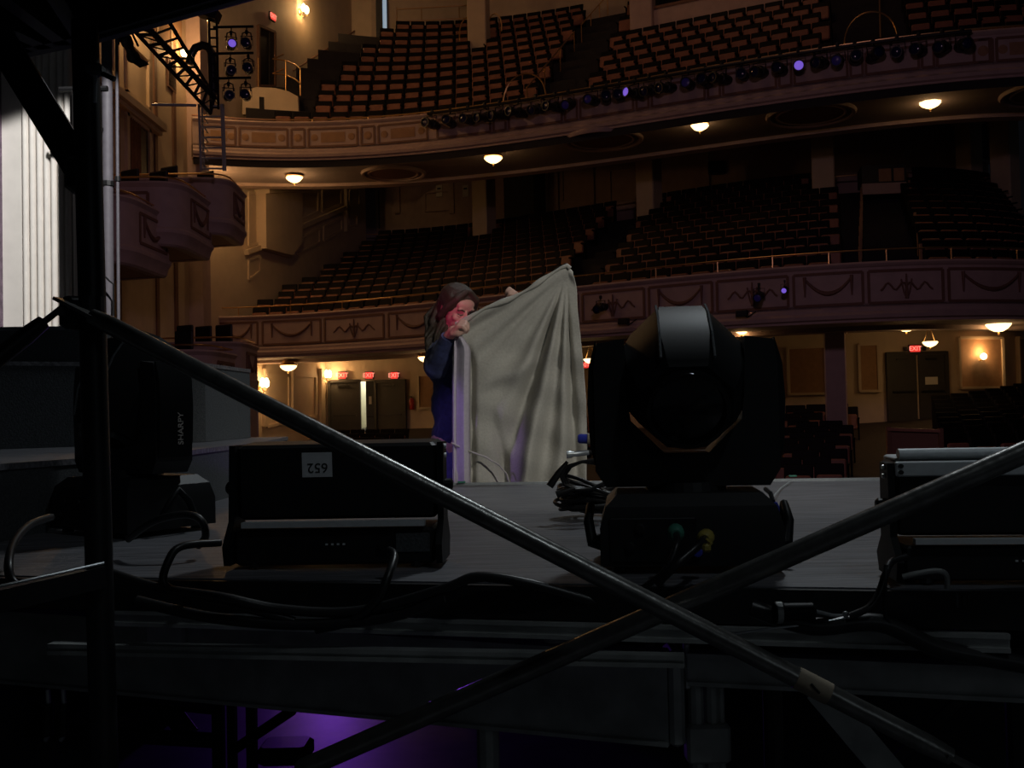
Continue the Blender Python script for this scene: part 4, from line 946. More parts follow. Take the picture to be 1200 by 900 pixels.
for j, (px, py, hy) in enumerate(((271, 53, 31), (289, 52, 31), (270, 84, 62), (291, 81, 62), (268, 113, 91), (288, 112, 91))):
    t = put_spot('lens' if j != 0 else 'lenslit', at(px, py, TY), .35 - .2 * (j % 2), ('%s par light of the %s row on the lighting mast' % (('left', 'right')[j % 2], ('top', 'middle', 'bottom')[j // 2])), 'par lights on the lighting mast', 1.0, -.1)
    t['category'] = 'spotlight'
    hk = thing('hanging_bracket', 'wire stirrup above the %s %s par light on the mast' % (('top', 'middle', 'bottom')[j // 2], ('left', 'right')[j % 2]), 'bracket', at(px, hy, TY))
    MB().tube([at(px, hy, TY), at(px, hy + 6, TY), at(px - 5, hy + 8, TY), at(px - 6, hy + 16, TY)], .018, 5).tube([at(px, hy + 6, TY), at(px + 5, hy + 8, TY), at(px + 6, hy + 16, TY)], .018, 5).build('stirrup', K['blacksteel'], hk)
# black profile spotlight hanging in the gap under the overhead deck
hs = thing('hanging_spotlight', 'black profile spotlight hanging against the gold lit wall', 'spotlight', at(154, 54, 9.6))
P0, P1 = at(146, 43, 9.4), at(158, 71, 9.7); ax = (P1 - P0).normalized()
MB().lathe([(.02, -.02), (.045, .0), (.058, .03), (.055, .10), (.048, .13), (.04, .15), (.045, .22), (.06, .25), (.062, .29), (.05, .29)], P0, ax, 14).build('lamp_barrel', K['black'], hs, smooth=40)
MB().tube([P0 + ax * .1 + Vector((-.09, 0, 0)), at(148, 35, 9.5) + Vector((-.05, 0, 0)), at(152, 33, 9.5), at(160, 50, 9.6), P0 + ax * .12 + Vector((.09, 0, 0))], .012, 6).build('yoke', K['black'], hs)
MB().tube([at(152, 34, 9.5), at(151, 10, 9.5)], .012, 6).build('hanging_rod', K['black'], hs); MB().bar(P0 + ax * .3, P0 + ax * .4 + Vector((.07, 0, 0)), .14, .01).build('barn_door', K['black'], hs)

# ------------------------------------------------------------------ proscenium side and stage-left dressing
PY = 9.0
fp = at(28, 385, PY); fw = at(86, 385, PY).x - fp.x
m = MB(); pts = []; n = 7
for k in range(n):
    x0 = fp.x + fw * k / n; w = fw / n
    for j in range(7): q = PI * j / 6; pts.append((x0 + w * .5 - w * .42 * math.cos(q), PY - .045 * math.sin(q)))
poly = pts + [(fp.x + fw, PY + .5), (fp.x, PY + .5)]
m.prism(poly, 0, 5.4); structure(m.build('wall_proscenium', K['flute'], smooth=60))
m = MB(); m.prism([(at(4, 300, PY).x, PY - .02), (fp.x, PY - .02), (fp.x, PY + .5), (at(4, 300, PY).x, PY + .5)], 0, 4.2); structure(m.build('trim_9', K['flute']))
m = MB(); m.prism([(-7.5, PY - .1), (at(4.5, 300, PY).x, PY - .1), (at(4.5, 300, PY).x, PY + .5), (-7.5, PY + .5)], 0, 6.5); structure(m.build('wall_proscenium_side', K['brick']))
for k, z in enumerate((.62, .55)):
    pass
bl = thing('black_masking_drape', 'tall black masking drape beside the white fluted pilaster', 'drape', at(100, 420, 8.2))
x0, x1 = at(86, 300, 8.4).x, at(121, 300, 8.4).x; pts = [(x0 + (x1 - x0) * k / 24, 8.36 + .035 * math.sin(k * 1.4)) for k in range(25)]
w = MB(); w.prism(pts + [(x, y + .02) for x, y in reversed(pts)], 0.0, 3.75); w.build('cloth', K['seatblack'], bl, smooth=60); MB().tube([(x0 - .1, 8.4, 3.78), (x1 + .05, 8.4, 3.78)], .025, 8).build('pipe', K['black'], bl)
for (xa, r_, y0, y1, lab) in ((125.5, .045, 38, 374, 'wide pale vertical pipe left of the side boxes'), (137, .014, 30, 375, 'thin pale vertical pipe right of the wide one')):
    t = thing('vertical_pipe', lab, 'pipe', at(xa + 1.2, y1, 8.8)); a, b = at(xa - .4, y0, 8.8), V(at(xa + 1.6, y1 + 60, 8.8), 0); MB().tube([a, b], r_, 12).build('pipe', K['greypipe'], t, smooth=50)
    for q in (.3, .62, .8): c_ = a.lerp(b, q); MB().lathe([(r_ + .01, -.02), (r_ + .01, .02)], c_, n=12).build('collar', K['blacksteel'], t)
t = thing('cross_pipe', 'thin horizontal pipe across the gold side wall above the boxes', 'pipe', at(200, 123, 22)); MB().tube([at(178, 122.5, 22), at(230, 123.5, 22)], .032, 8).build('pipe', K['alu'], t)
t = thing('hanging_cable', 'thin dark cable drooping beside the vertical pipes', 'cable', at(121, 300, 8.7)); MB().tube([at(*q, 8.65) for q in ((119, 185), (117, 240), (121, 275), (119, 320), (128, 329), (133, 333), (133, 370))], .008, 6).build('cable', K['cable'], t)

# ================================================================== RISERS AND DECK
DZ = CZ - 0.333                                  # top of the main deck
def dpt(px, py): return atz(px, py, DZ)
dk = thing('stage_deck', 'worn dark plywood stage deck with aluminium edge under the fixtures', 'stage platform', (0.3, 3.2, DZ - .1))
nl, nr = dpt(-140, 668), dpt(1260, 694); fl_, fr_ = dpt(520, 568.5), dpt(1034, 562.5)
dirx = (fr_ - fl_).normalized(); far_l = fl_ - dirx * 1.05; far_r = fl_ + dirx * 2.9
nl = dpt(480, 681) ; nr = dpt(1035, 689); dn = (nr - nl).normalized(); nl = nl - dn * 1.25; nr = nr + dn * .9
quad = [nl, nr, far_r, far_l]
MB().slab([Vector((q.x, q.y, DZ)) for q in quad], (0, 0, -.02)).build('plywood_top', K['deckwood'], dk)
e = MB()
for a, b in zip(quad, quad[1:] + quad[:1]): e.bar(Vector((a.x, a.y, DZ - .035)), Vector((b.x, b.y, DZ - .035)), .035, .064)
e.build('edge_frame', K['blacksteel'], dk)
e = MB().bar(Vector((far_l.x, far_l.y, DZ + .004)), Vector((far_r.x, far_r.y, DZ + .004)), .03, .012); e.build('aluminium_edge', K['alu'], dk, label='bright aluminium far edge')
for fx, fy in ((.03, .06), (.45, .06), (.97, .06), (.03, .95), (.5, .95), (.97, .95)):
    q = quad[0].lerp(quad[1], fx).lerp(quad[3].lerp(quad[2], fx), fy); MB().tube([(q.x, q.y, 0), (q.x, q.y, DZ - .03)], .024, 10).build('leg', K['beamsteel'], dk)
m = MB()
for k in range(1, 4): m.bar(V(quad[0].lerp(quad[1], k / 4), DZ - .05), V(quad[3].lerp(quad[2], k / 4), DZ - .05), .04, .05)
m.build('joist', K['beamsteel'], dk)
for px, py, c, lab in ((541, 568, 'green', 'small scrap of green tape on the deck edge below the cloth'), (929, 561, 'green', 'small green tape scrap with a cord at the deck edge right of the moving light')):
    q = dpt(px, py + .6); t = MB().bbox((q.x, q.y, DZ + .014), (.035, .02, .008), .002).build('tape_scrap', K[c]); tag(t, lab, 'tape')
t = tag(MB().tube([at(905, 583, 3.4), at(915, 572, 4.0), at(929, 562, 4.4)], .003, 5).build('thin_cord', K['alu']), 'thin pale cord leading from moving light base to the green tape', 'cord')

sk0, sk1 = Vector((far_l.x, far_l.y, 0)).lerp(Vector((far_r.x, far_r.y, 0)), .24), Vector((far_r.x, far_r.y, 0)); dk_ = thing('added_dark_skirt', 'added black pleated skirt under the far deck edge, blocking light below', 'skirt', (sk0 + sk1) / 2)  # added sheet, keeps stray light off the floor under the deck
pp_ = [sk0.lerp(sk1, k / 80) + Vector((0, -.045 + .014 * math.sin(k * 1.5), 0)) for k in range(81)]
MB().prism([(p.x, p.y) for p in pp_] + [(p.x, p.y + .006) for p in reversed(pp_)], 0, DZ - .07).build('cloth', K['seatblack'], dk_, smooth=60)
# grey felt risers at the left
def riser(label, poly, z0, z1):
    r = thing('stepped_riser', label, 'riser', (poly[0][0], poly[0][1], z0), 'felt covered risers at the left')
    MB().prism(poly, z0, z1 - .018).build('felt_skirt', K['riserfelt'], r); c = [(sum(p[0] for p in poly) / len(poly)), (sum(p[1] for p in poly) / len(poly))]
    MB().prism([(p[0] + (p[0] - c[0]) * .006, p[1] + (p[1] - c[1]) * .006) for p in poly], z1 - .018, z1).build('top_board', K['deckwood'], r); return r
zc_ = CZ - .12; q = [atz(-60, 548, zc_), atz(217, 528, zc_), atz(312, 517, zc_)]
C1 = [(-2.9, q[0].y * .98), (q[0].x, q[0].y), (q[1].x, q[1].y), (q[2].x, q[2].y), (q[2].x - .1, q[2].y + .9), (-2.9, 5.7)]
riser('lowest grey felt riser, its lit top reaching behind the moving light', C1, 0, zc_)
zb_ = CZ + .255; a = atz(-40, 423, zb_); b = atz(240, 425.5, zb_)
B_ = [(-2.9, a.y), (a.x, a.y), (b.x, b.y), (b.x + .02, b.y + .75), (-2.9, b.y + .75)]
riser('middle grey felt riser step behind the left moving light', B_, zc_ + .002, zb_)
za_ = CZ + .44; a = atz(-40, 384, za_); a.y = min(a.y, 5.0)
riser('highest grey felt riser step at the left, below the fluted pilaster', [(-2.9, 4.72), (-1.98, 4.82), (-1.96, 5.4), (-2.9, 5.4)], zb_ + .002, za_ )

# ================================================================== STEELWORK IN FRONT
post = thing('scaffold_post', 'near black scaffold upright crossing the left of the picture', 'scaffold', V(at(122, 895, 1.88), 0))
pa, pb = at(98, -30, 1.90), at(122.5, 905, 1.88); MB().tube([V(pb.lerp(pa, -0.35), 0.0), pb, pa], .0243, 20).build('upright_tube', K['blacksteel'], post, smooth=50)
c_ = at(104, 368, 1.87); MB().lathe([(.029, -.03), (.029, .03)], c_, pa - pb, 16).bbox(c_ + Vector((-.02, -.03, .0)), (.035, .03, .06), .008).build('brace_lock', K['blacksteel'], post)
MB().tube([c_ + Vector((-.03, -.05, .0)), c_ + Vector((-.03, .02, 0))], .008, 8).build('lock_pin', K['greysteel'], post)
MB().lathe([(0.0001, 0), (.07, 0), (.07, .008), (.03, .012)], V(pb.lerp(pa, -.35), 0.0), n=16).build('base_plate', K['blacksteel'], post)
def pipe_obj(name, label, p0, p1, r, m, flat=(True, True), cat='brace'):
    t = thing(name, label, cat, (Vector(p0) + Vector(p1)) / 2); p0, p1 = Vector(p0), Vector(p1); d = (p1 - p0).normalized()
    MB().tube([p0 + d * (.05 if flat[0] else 0), p0 + d * (.09 if flat[0] else .01), p1 - d * .09, p1 - d * (.05 if flat[1] else 0)], [r * .8, r, r, r * .8], 18).build('tube', m, t, smooth=50)
    for k, (p, s_) in enumerate(((p0, 1), (p1, -1))):
        if flat[k]: MB().bar(p - d * s_ * .02, p + d * s_ * .06, r * 2.3, .006).build('flattened_end', m, t)
    return t
A0, A1 = at(80, 356, 1.82), at(1150, 905, 1.60)
pipe_obj('cross_brace', 'long grey steel cross brace slanting down from upper left to lower right', A0, A1, .0165, K['greysteel'])
B0, B1 = at(350, 903, 1.86), at(1290, 491, 1.66)
pipe_obj('cross_brace', 'grey steel cross brace rising from bottom left to the right edge', B0, B1, .0185, K['greysteel'], (False, True))
pipe_obj('cross_brace', 'short dark cross brace dropping from the post lock to the left edge', at(76, 358, 1.86), at(-90, 488, 1.7), .0165, K['blacksteel'], (True, False))
x_ = at(788, 719, 1.70); t = thing('brace_pin', 'small steel pin where the two long cross braces meet', 'pin', x_); MB().tube([x_ + Vector((0, -.03, 0)), x_ + Vector((0, .05, 0))], .007, 10).build('pin', K['greysteel'], t); MB().lathe([(.013, 0), (.013, .006)], x_ + Vector((0, -.035, 0)), (0, 1, 0), 6).build('nut', K['greysteel'], t)
# wide dark flat brace at the top left
t = thing('flat_brace', 'wide black flat brace slanting across the fluted pilaster', 'brace', at(40, 120, 1.9)); MB().bar(at(-60, -52, 1.95), at(100, 208, 1.93), .058, .012, up=(0, -1, .1)).build('flat_bar', K['blacksteel'], t); 
MB().bbox(at(98, 205, 1.92), (.06, .05, .07), .01).build('end_clamp', K['blacksteel'], t)
# overhead deck
OZ = CZ + .743
od = thing('overhead_deck', 'black overhead platform closing the top left corner of the picture', 'platform', at(110, 48, 2.0))
Lg = [atz(118, 44, OZ), atz(214, 19, OZ), atz(345, -20, OZ)]; P4 = [Lg[0], Lg[2], Vector((Lg[2].x + .25, .4, OZ)), Vector((-2.2, .4, OZ)), Vector((-2.2, 2.4, OZ)), atz(12, 66, OZ)]
MB().prism([(p.x, p.y) for p in P4], OZ + .05, OZ + .075).build('plywood_top', K['blacksteel'], od)
e = MB()
for a, b in zip(P4, P4[1:] + P4[:1]): e.bar(V(a, OZ + .025), V(b, OZ + .025), .04, .05)
e.build('edge_frame', K['black'], od)
e = MB().bar(V(Lg[0], OZ - .002), V(Lg[2], OZ - .002), .012, .006).build('edge_lip', K['riserfelt'], od)
j = MB()
for k in range(1, 5): j.bar(V(P4[0].lerp(P4[5], k / 5), OZ + .025), V(P4[2].lerp(P4[3], k / 5), OZ + .025), .03, .05)
j.build('joist', K['blacksteel'], od)
for px, py, lab in ((112, 82, 'pale wedge clamp high on the black scaffold upright'),):
    q = at(px, py, 1.86); t = thing('tube_clamp', lab, 'clamp', q); MB().bbox(q, (.03, .03, .022), .006).build('clamp_body', K['riserfelt'], t); MB().tube([q, q + Vector((.035, 0, -.018))], .005, 8).build('handle', K['black'], t); MB().tube([q, q + Vector((-.002, 0, -.06))], .004, 8).build('tongue', K['alu'], t)
t = thing('scaffold_ledger', 'black steel ledger with bright top edge at the lower left edge', 'beam', at(60, 692, 1.75)); MB().bar(at(-80, 722, 1.70), at(122, 675, 1.86), .03, .038).build('steel_bar', K['blacksteel'], t); 
a, b = at(-80, 705, 1.695), at(122, 659.5, 1.855); MB().tube([a, b], .0028, 8).build('edge_highlight', K['alu'], t, label='pale strip painted as the highlight on the edge')  # pale tube put in as the highlight along the ledger's top
# big aluminium beam and the frames below the deck
def beam(name, label, a, b, h, w, m, cat='beam'):
    t = thing(name, label, cat, (a + b) / 2 - Vector((0, 0, h))); a2, b2 = a - Vector((0, 0, h / 2)), b - Vector((0, 0, h / 2))
    MB().bar(a2, b2, w * .6, h * .97).build('web', m, t)
    MB().bar(a - Vector((0, 0, .004)), b - Vector((0, 0, .004)), w, .008).build('top_flange', m, t); MB().bar(a - Vector((0, 0, h - .004)), b - Vector((0, 0, h - .004)), w, .008).build('bottom_flange', m, t); return t
zt = CZ - .475
bt = beam('platform_beam', 'big dull grey aluminium beam under the stage deck, left of the posts', atz(-120, 706, zt), atz(783, 762.5, zt), .180, .05, K['beamsteel'])
e0 = atz(783, 762, zt); MB().bbox(e0 + Vector((.012, .02, -.09)), (.03, .09, .186), .008).build('end_cap', K['beamsteel'], bt)
MB().bbox(e0 + Vector((.035, .0, -.03)), (.012, .02, .09), .003).build('latch', K['alu'], bt)
MB().bbox(at(672, 744, 2.0), (.115, .02, .03), .006).build('bracket', K['beamsteel'], bt); MB().bbox(at(195, 735, 2.32), (.09, .03, .10), .006).build('bracket', K['beamsteel'], bt)
beam('frame_rail', 'thin grey frame rail running just under the deck edge', V(dpt(120, 676), CZ - .40), V(dpt(1180, 693), CZ - .405), .032, .03, K['beamsteel'])
beam('frame_rail', 'lower grey frame rail between the deck and the big beam', V(dpt(60, 686), CZ - .447), V(dpt(800, 690), CZ - .452), .022, .03, K['beamsteel'])
beam('platform_beam', 'narrower grey aluminium beam under the deck at the right', atz(806, 763, zt), atz(1300, 784, zt), .062, .04, K['beamsteel'])
lp = at(826, 812, 2.02); lg = thing('scaffold_prop', 'stout pair of steel leg tubes below the joint of the beams', 'leg post', (lp.x, 2.02, 0))
for dx, r in ((-.018, .016), (.012, .014), (.03, .008)): MB().tube([(lp.x + dx, 2.02, 0), (lp.x + dx, 2.02, lp.z + .02)], r, 10).build('tube', K['beamsteel'], lg)
MB().bbox((lp.x + .002, 2.02, CZ - .655), (.085, .05, .075), .006).build('sleeve', K['beamsteel'], lg)
MB().lathe([(0.001, 0), (.07, 0), (.07, .01), (.03, .015)], (lp.x, 2.02, 0), n=14).build('foot_plate', K['beamsteel'], lg)
for px, Y in ((905, 2.05), (1190, 2.0)):
    q = at(px, 810, Y); t = thing('scaffold_prop', 'thin dark leg tube below the narrow beam %s' % ('beside the flat brace' if px < 1000 else 'at the right edge'), 'leg post', (q.x, Y, 0)); MB().tube([(q.x, Y, 0), (q.x, Y, CZ - .537)], .02, 10).build('tube', K['blacksteel'], t); MB().lathe([(0.001, 0), (.06, 0), (.06, .01), (.03, .015)], (q.x, Y, 0), n=14).build('foot_plate', K['blacksteel'], t)
t = thing('flat_brace', 'wide dull flat brace running down to the right below the crossing pipe', 'brace', at(1020, 870, 1.9)); MB().bar(at(958, 806, 1.95), at(1110, 985, 1.95), .055, .008, up=(0, -1, 0)).build('flat_bar', K['beamsteel'], t)
MB().tube([at(958, 800, 1.93), at(958, 808, 1.97)], .008, 8).build('bolt', K['greysteel'], t)
t = thing('flat_brace', 'faint thin dark brace rising to the right at the bottom right', 'brace', at(1090, 845, 2.2)); MB().bar(at(1050, 890, 2.2), at(1130, 815, 2.2), .022, .008, up=(0, -1, 0)).build('flat_bar', K['blacksteel'], t); MB().bar(at(1128, 812, 2.2), at(1134, 822, 2.2), .02, .02).build('end_plate', K['blacksteel'], t)
# tape wrap on brace A
d_ = (A1 - A0).normalized(); ta = A0 + d_ * ((at(952, 794, 1.66) - A0).dot(d_)); t = thing('label_tape', 'tan label tape wrapped round the brace below the crossing', 'tape', ta)
MB().tube([ta - d_ * .028, ta + d_ * .028], .0182, 16).build('tape_wrap', K['tape'], t, smooth=50)
MB().tube([ta - d_ * .008 + Vector((0, -.0179, .004)), ta + Vector((-.001, -.0179, .0)), ta + d_ * .006 + Vector((0, -.0179, -.004))], .0022, 6).build('ink_mark', K['ink'], t)

# frames standing on the stage floor below (lower left)
uf = thing('under_stage_truss', 'dark truss frame silhouetted against the purple lit floor', 'truss', at(120, 895, 3.0))
def T(p0, p1, r=.025, nm='chord'): MB().tube([at(*p0), at(*p1)], r, 8).build(nm, K['blacksteel'], uf)
T((-30, 800, 3.0), (255, 829, 2.9), .022); T((-30, 852, 3.0), (255, 868, 2.9), .022); T((130, 812, 3.2), (252, 822, 3.2), .02)
T((180, 806, 3.0), (222, 862, 2.95), .03, 'diagonal'); T((60, 850, 3.0), (110, 812, 3.0), .018, 'diagonal'); T((20, 810, 3.0), (60, 850, 3.0), .018, 'diagonal'); T((110, 846, 3.0), (180, 822, 3.0), .012, 'diagonal')
for px, w in ((256, .03), (272, .022), (295, .026)):
    q = at(px, 850, 2.95); MB().box((q.x, 2.95, (CZ - .62) / 2), (w, .03, CZ - .62)).build('upright', K['blacksteel'], uf); MB().bbox((q.x, 2.95, .01), (.07, .07, .02), .004).build('foot', K['blacksteel'], uf)
for px in (56, 74):
    q = at(px, 835, 2.6); t = thing('hook_clamp', 'glinting steel hook clamp in the dark at lower left, %s of two' % ('left' if px < 60 else 'right'), 'clamp', q)
    MB().tube([at(px, 808, 2.6), at(px + 1, 824, 2.6)], .006, 8).build('eye_bolt', K['alu'], t); MB().tube([at(px - 3, 868, 2.6), at(px + 1, 862, 2.6), at(px + 2, 854, 2.6)], .006, 8).build('hook', K['alu'], t); MB().tube([at(px, 824, 2.6), at(px, 862, 2.6)], .014, 8).build('jaw', K['blacksteel'], t)
t = thing('diagonal_strut', 'thin dark strut leaning up to the right over the purple floor', 'strut', at(310, 870, 2.9)); MB().tube([at(275, 878, 2.9), at(343, 832, 2.75)], .014, 8).build('tube', K['blacksteel'], t); MB().bbox(at(335, 880, 2.9), (.14, .12, .05), .01).build('base_block', K['blacksteel'], t)

# ================================================================== FIXTURES ON THE DECK
def octa(r, k=.42):           # octagon with wider flats on top and sides
    return [(-r * k, r), (r * k, r), (r, r * k), (r, -r * k), (r * k, -r), (-r * k, -r), (-r, -r * k), (-r, r * k)]
def loft(mb, rings):
    n = len(rings[0]); vs = [p for r in rings for p in r]
    fs = [tuple(range(n)), tuple(range((len(rings) - 1) * n + n - 1, (len(rings) - 1) * n - 1, -1))]
    for i in range(len(rings) - 1):
        for k in range(n): fs.append((i * n + k, (i + 1) * n + k, (i + 1) * n + (k + 1) % n, i * n + (k + 1) % n))
    return mb.add(vs, fs)
def moving_head(label, tilt, name='moving_light'):
    r = thing(name, label, 'moving light')
    b = MB(); w, d = .178, .145
    loft(b, [[(sx * w, sy * d, 0.012) for sx, sy in ((-1, -1), (1, -1), (1, 1), (-1, 1))], [(sx * w, sy * d, .085) for sx, sy in ((-1, -1), (1, -1), (1, 1), (-1, 1))],
             [(sx * (w - .012), sy * (d - .01), .125) for sx, sy in ((-1, -1), (1, -1), (1, 1), (-1, 1))], [(sx * (w - .035), sy * (d - .035), .148) for sx, sy in ((-1, -1), (1, -1), (1, 1), (-1, 1))]])
    base = b.build('base', K['black'], r, smooth=25, local=True)
    for sx in (-1, 1):
        for sy in (-1, 1): MB().lathe([(.018, 0), (.016, .014)], (sx * .14, sy * .11, 0), n=10).build('rubber_foot', K['cable'], base, local=True)
        MB().tube([(sx * .175, -.06, .04), (sx * .198, -.055, .045), (sx * .205, -.03, .085), (sx * .200, 0, .115), (sx * .205, .03, .085), (sx * .198, .055, .045), (sx * .175, .06, .04)], .0095, 8).build('carry_handle', K['blackgloss'], base, smooth=60, local=True)
    MB().bbox((-.075, -.1455, .062), (.17, .006, .085), .002).build('connector_panel', K['blacksteel'], base, local=True)
    for x, z, kk in ((-.12, .05, 'black'), (-.10, .085, 'black'), (-.035, .085, 'black'), (.01, .04, 'blue')): MB().lathe([(.010, 0), (.010, .006), (.006, .007)], (x, -.148, z), (0, -1, 0), 10).build('socket', K[kk], base, local=True)
    MB().lathe([(.085, .145), (.08, .166)], n=28).build('pan_bearing', K['black'], r, local=True)
    # yoke: cross piece and two tall arms with an octagonal throat
    y = MB(); out = [(-.186, .19), (-.186, .40), (-.178, .448), (-.122, .456), (-.118, .34), (-.112, .29), (-.045, .225), (.045, .225), (.112, .29), (.118, .34), (.122, .456), (.178, .448), (.186, .40), (.186, .19), (.165, .158), (-.165, .158)]
    fr_, bk_ = [(x, -.060, z) for x, z in out], [(x, .060, z) for x, z in out]; n = len(out)
    # split in convex pieces so that the outline stays clean
    def piece(ix):
        m_ = len(ix); y.add([fr_[i] for i in ix] + [bk_[i] for i in ix], [tuple(range(m_)), tuple(range(2 * m_ - 1, m_ - 1, -1))] + [(k, m_ + k, m_ + (k + 1) % m_, (k + 1) % m_) for k in range(m_)])
    piece([0, 1, 2, 3, 4, 5]); piece([13, 8, 9, 10, 11, 12]); piece([0, 5, 6, 7, 8, 13, 14, 15])
    yo = y.build('yoke', K['black'], r, local=True)
    for sx in (-1, 1):
        c_ = MB(); prof = [(.186, .20), (.196, .24), (.200, .33), (.196, .40), (.182, .452)]
        vs = [(sx * x, s_ * .054, z) for x, z in prof for s_ in (-1, 1)] + [(sx * .18, s_ * .058, z) for x, z in prof for s_ in (-1, 1)]
        fs = []; N = len(prof)
        for i in range(N - 1): fs += [(2 * i, 2 * i + 1, 2 * i + 3, 2 * i + 2), (2 * N + 2 * i, 2 * N + 2 * i + 1, 2 * N + 2 * i + 3, 2 * N + 2 * i + 2), (2 * i, 2 * i + 2, 2 * N + 2 * i + 2, 2 * N + 2 * i), (2 * i + 1, 2 * i + 3, 2 * N + 2 * i + 3, 2 * N + 2 * i + 1)]
        fs += [(0, 1, 2 * N + 1, 2 * N), (2 * N - 2, 2 * N - 1, 4 * N - 1, 4 * N - 2)]
        c_.add(vs, fs); c_.build('arm_cover', K['blackgloss'], yo, smooth=60, local=True)
        MB().lathe([(.035, 0), (.035, .012)], (sx * .118, 0, .37), (-sx, 0, 0), 16).build('tilt_bearing', K['black'], yo, local=True)
    # head: faceted shell, long axis along -y (towards the lens), tilted
    Rt = Matrix.Rotation(tilt, 3, 'X'); hc = Vector((0, 0, .385))
    def ring(yy, rr, k=.42, sq=1.0): return [hc + Rt @ Vector((x, yy, z * sq)) for x, z in octa(rr, k)]
    h = MB(); loft(h, [ring(-.150, .060), ring(-.150, .088), ring(-.135, .096), ring(-.06, .118), ring(.03, .122), ring(.10, .108), ring(.145, .075), ring(.155, .04)])
    hd = h.build('head', K['blackgloss'], r, smooth=20, local=True)
    MB().lathe([(.082, .0), (.082, .018), (.074, .018), (.074, .006), (.06, .01), (.001, .016)], hc + Rt @ Vector((0, -.15, 0)), Rt @ Vector((0, -1, 0)), 28).build('lens', K['glass'], hd, smooth=40, local=True)
    rb = MB()
    for sx in (-1, 1): rb.tube([hc + Rt @ Vector((sx * .052, yy, rr + .002)) for yy, rr in ((-.13, .096), (-.06, .118), (.03, .122), (.10, .108))], .003, 6)
    rb.build('shell_seam', K['riserfelt'], hd, local=True)
    return r
mr = moving_head('large black moving head light standing on the deck right of the cloth', math.radians(28))
p = atz(806, 660, DZ); mr.location = (p.x, p.y + .0, DZ + .004); mr.rotation_euler = (0, 0, math.radians(-6)); WO[mr.name] = mr.location.copy()
mr.scale = (1.02, 1.02, 1.04)
ml = moving_head('lettered black moving head light behind the scaffold upright at the left', math.radians(62))
p = atz(172, 622, DZ); ml.location = (p.x - .04, p.y, DZ + .004); ml.rotation_euler = (0, 0, math.radians(-34)); ml.scale = (1.04, 1.04, 1.08)
yo = [c for c in ml.children if c.name.startswith('yoke')][0]
Rl = Matrix(((0, 0, 1), (0, -1, 0), (1, 0, 0)))
text_part('lettering', 'SHARPY', .024, K['greyink'], yo, (.1992, .012, .275), Rl @ Matrix.Rotation(0, 3, 'Z'), .0015)

# plugs and leads on the right moving light
def lead(label, pts, r, name='cable', cat='cable', m='cable', plug=None, smooth_n=6):
    P = [Vector(p) for p in pts]; Q = []
    for i in range(len(P) - 1):
        p0, p1, p2, p3 = P[max(0, i - 1)], P[i], P[i + 1], P[min(len(P) - 1, i + 2)]
        for k in range(smooth_n):
            t = k / smooth_n; Q.append(.5 * ((2 * p1) + (p2 - p0) * t + (2 * p0 - 5 * p1 + 4 * p2 - p3) * t * t + (3 * p1 - p0 - 3 * p2 + p3) * t ** 3))
    Q.append(P[-1]); t = thing(name, label, cat, P[0]); MB().tube(Q, r, 8).build('lead', K[m], t, smooth=60)
    if plug:
        for (end, kk, ln, rr) in plug:
            a = P[end]; b = P[1] if end == 0 else P[-2]; d = (a - b).normalized()
            MB().lathe([(rr * .6, -ln * .6), (rr, -ln * .35), (rr, ln * .3), (rr * .85, ln * .4)], a, d, 12).build('plug', K[kk], t, smooth=40)
    return t
Yf = 1.93
lead('black lead with green ring plug on the right moving light base', [at(792, 624, Yf + .03), at(794, 634, Yf - .03), at(789, 650, Yf - .05), at(776, 672, Yf - .05), at(752, 690, Yf - .02), at(735, 700, Yf)], .006, plug=[(0, 'green', .03, .016)])
lead('grey lead with yellow tagged plug on the right moving light base', [at(827, 630, Yf + .03), at(820, 638, Yf - .03), at(806, 650, Yf - .05), at(790, 664, Yf - .06), at(770, 684, Yf - .04)], .008, plug=[(0, 'yellow', .03, .016)])
t = thing('yellow_tag', 'small yellow tag hanging from the plug of the right moving light', 'tag', at(829, 641, Yf - .04)); MB().bbox(at(828, 642, Yf - .05), (.016, .010, .016), .004).build('tag_body', K['yellow'], t); MB().tube([at(828, 632, Yf - .04), at(834, 637, Yf - .05), at(829, 641, Yf - .05)], .003, 6).build('loop', K['yellow'], t)
t = thing('blue_plug', 'small blue plug on the right side of the large moving light base', 'plug', at(909, 594, 2.2)); MB().lathe([(.008, 0), (.011, .01), (.011, .03), (.007, .045)], at(906, 589, 2.2), (.2, 0, -1), 12).build('plug_body', K['blue'], t); MB().tube([at(906, 588, 2.2), at(903, 578, 2.22), at(897, 573, 2.25)], .005, 8).build('tail', K['cable'], t)
# coil of leads behind the right moving light
cc = at(706, 568, 3.15); cc.z = DZ + .03; coil = thing('cable_coil', 'tangled coil of black leads between the cloth and the moving light', 'cable coil', V(cc, DZ))
random.seed(3)
for k in range(15):
    rr = random.uniform(.085, .125); c0_ = V(cc, DZ + .025 + .0045 * k) + Vector((random.uniform(-.02, .02), random.uniform(-.02, .02), 0)); R_ = Matrix.Rotation(random.uniform(-.16, .30) * (k / 10), 3, 'Y') @ Matrix.Rotation(random.uniform(-.2, .1) * (k / 10), 3, 'X'); ph = random.uniform(0, 6)
    pts = [c0_ + R_ @ Vector((rr * 1.1 * math.cos(2 * PI * j / 26), rr * .75 * math.sin(2 * PI * j / 26), .006 * math.sin(4 * PI * j / 26 + ph))) for j in range(26)]
    for q_ in pts: q_.z = max(q_.z, DZ + .009)
    MB().tube(pts, .0062, 7, closed=True).build('loop', K['cable'], coil, smooth=60)
Yc = 3.0
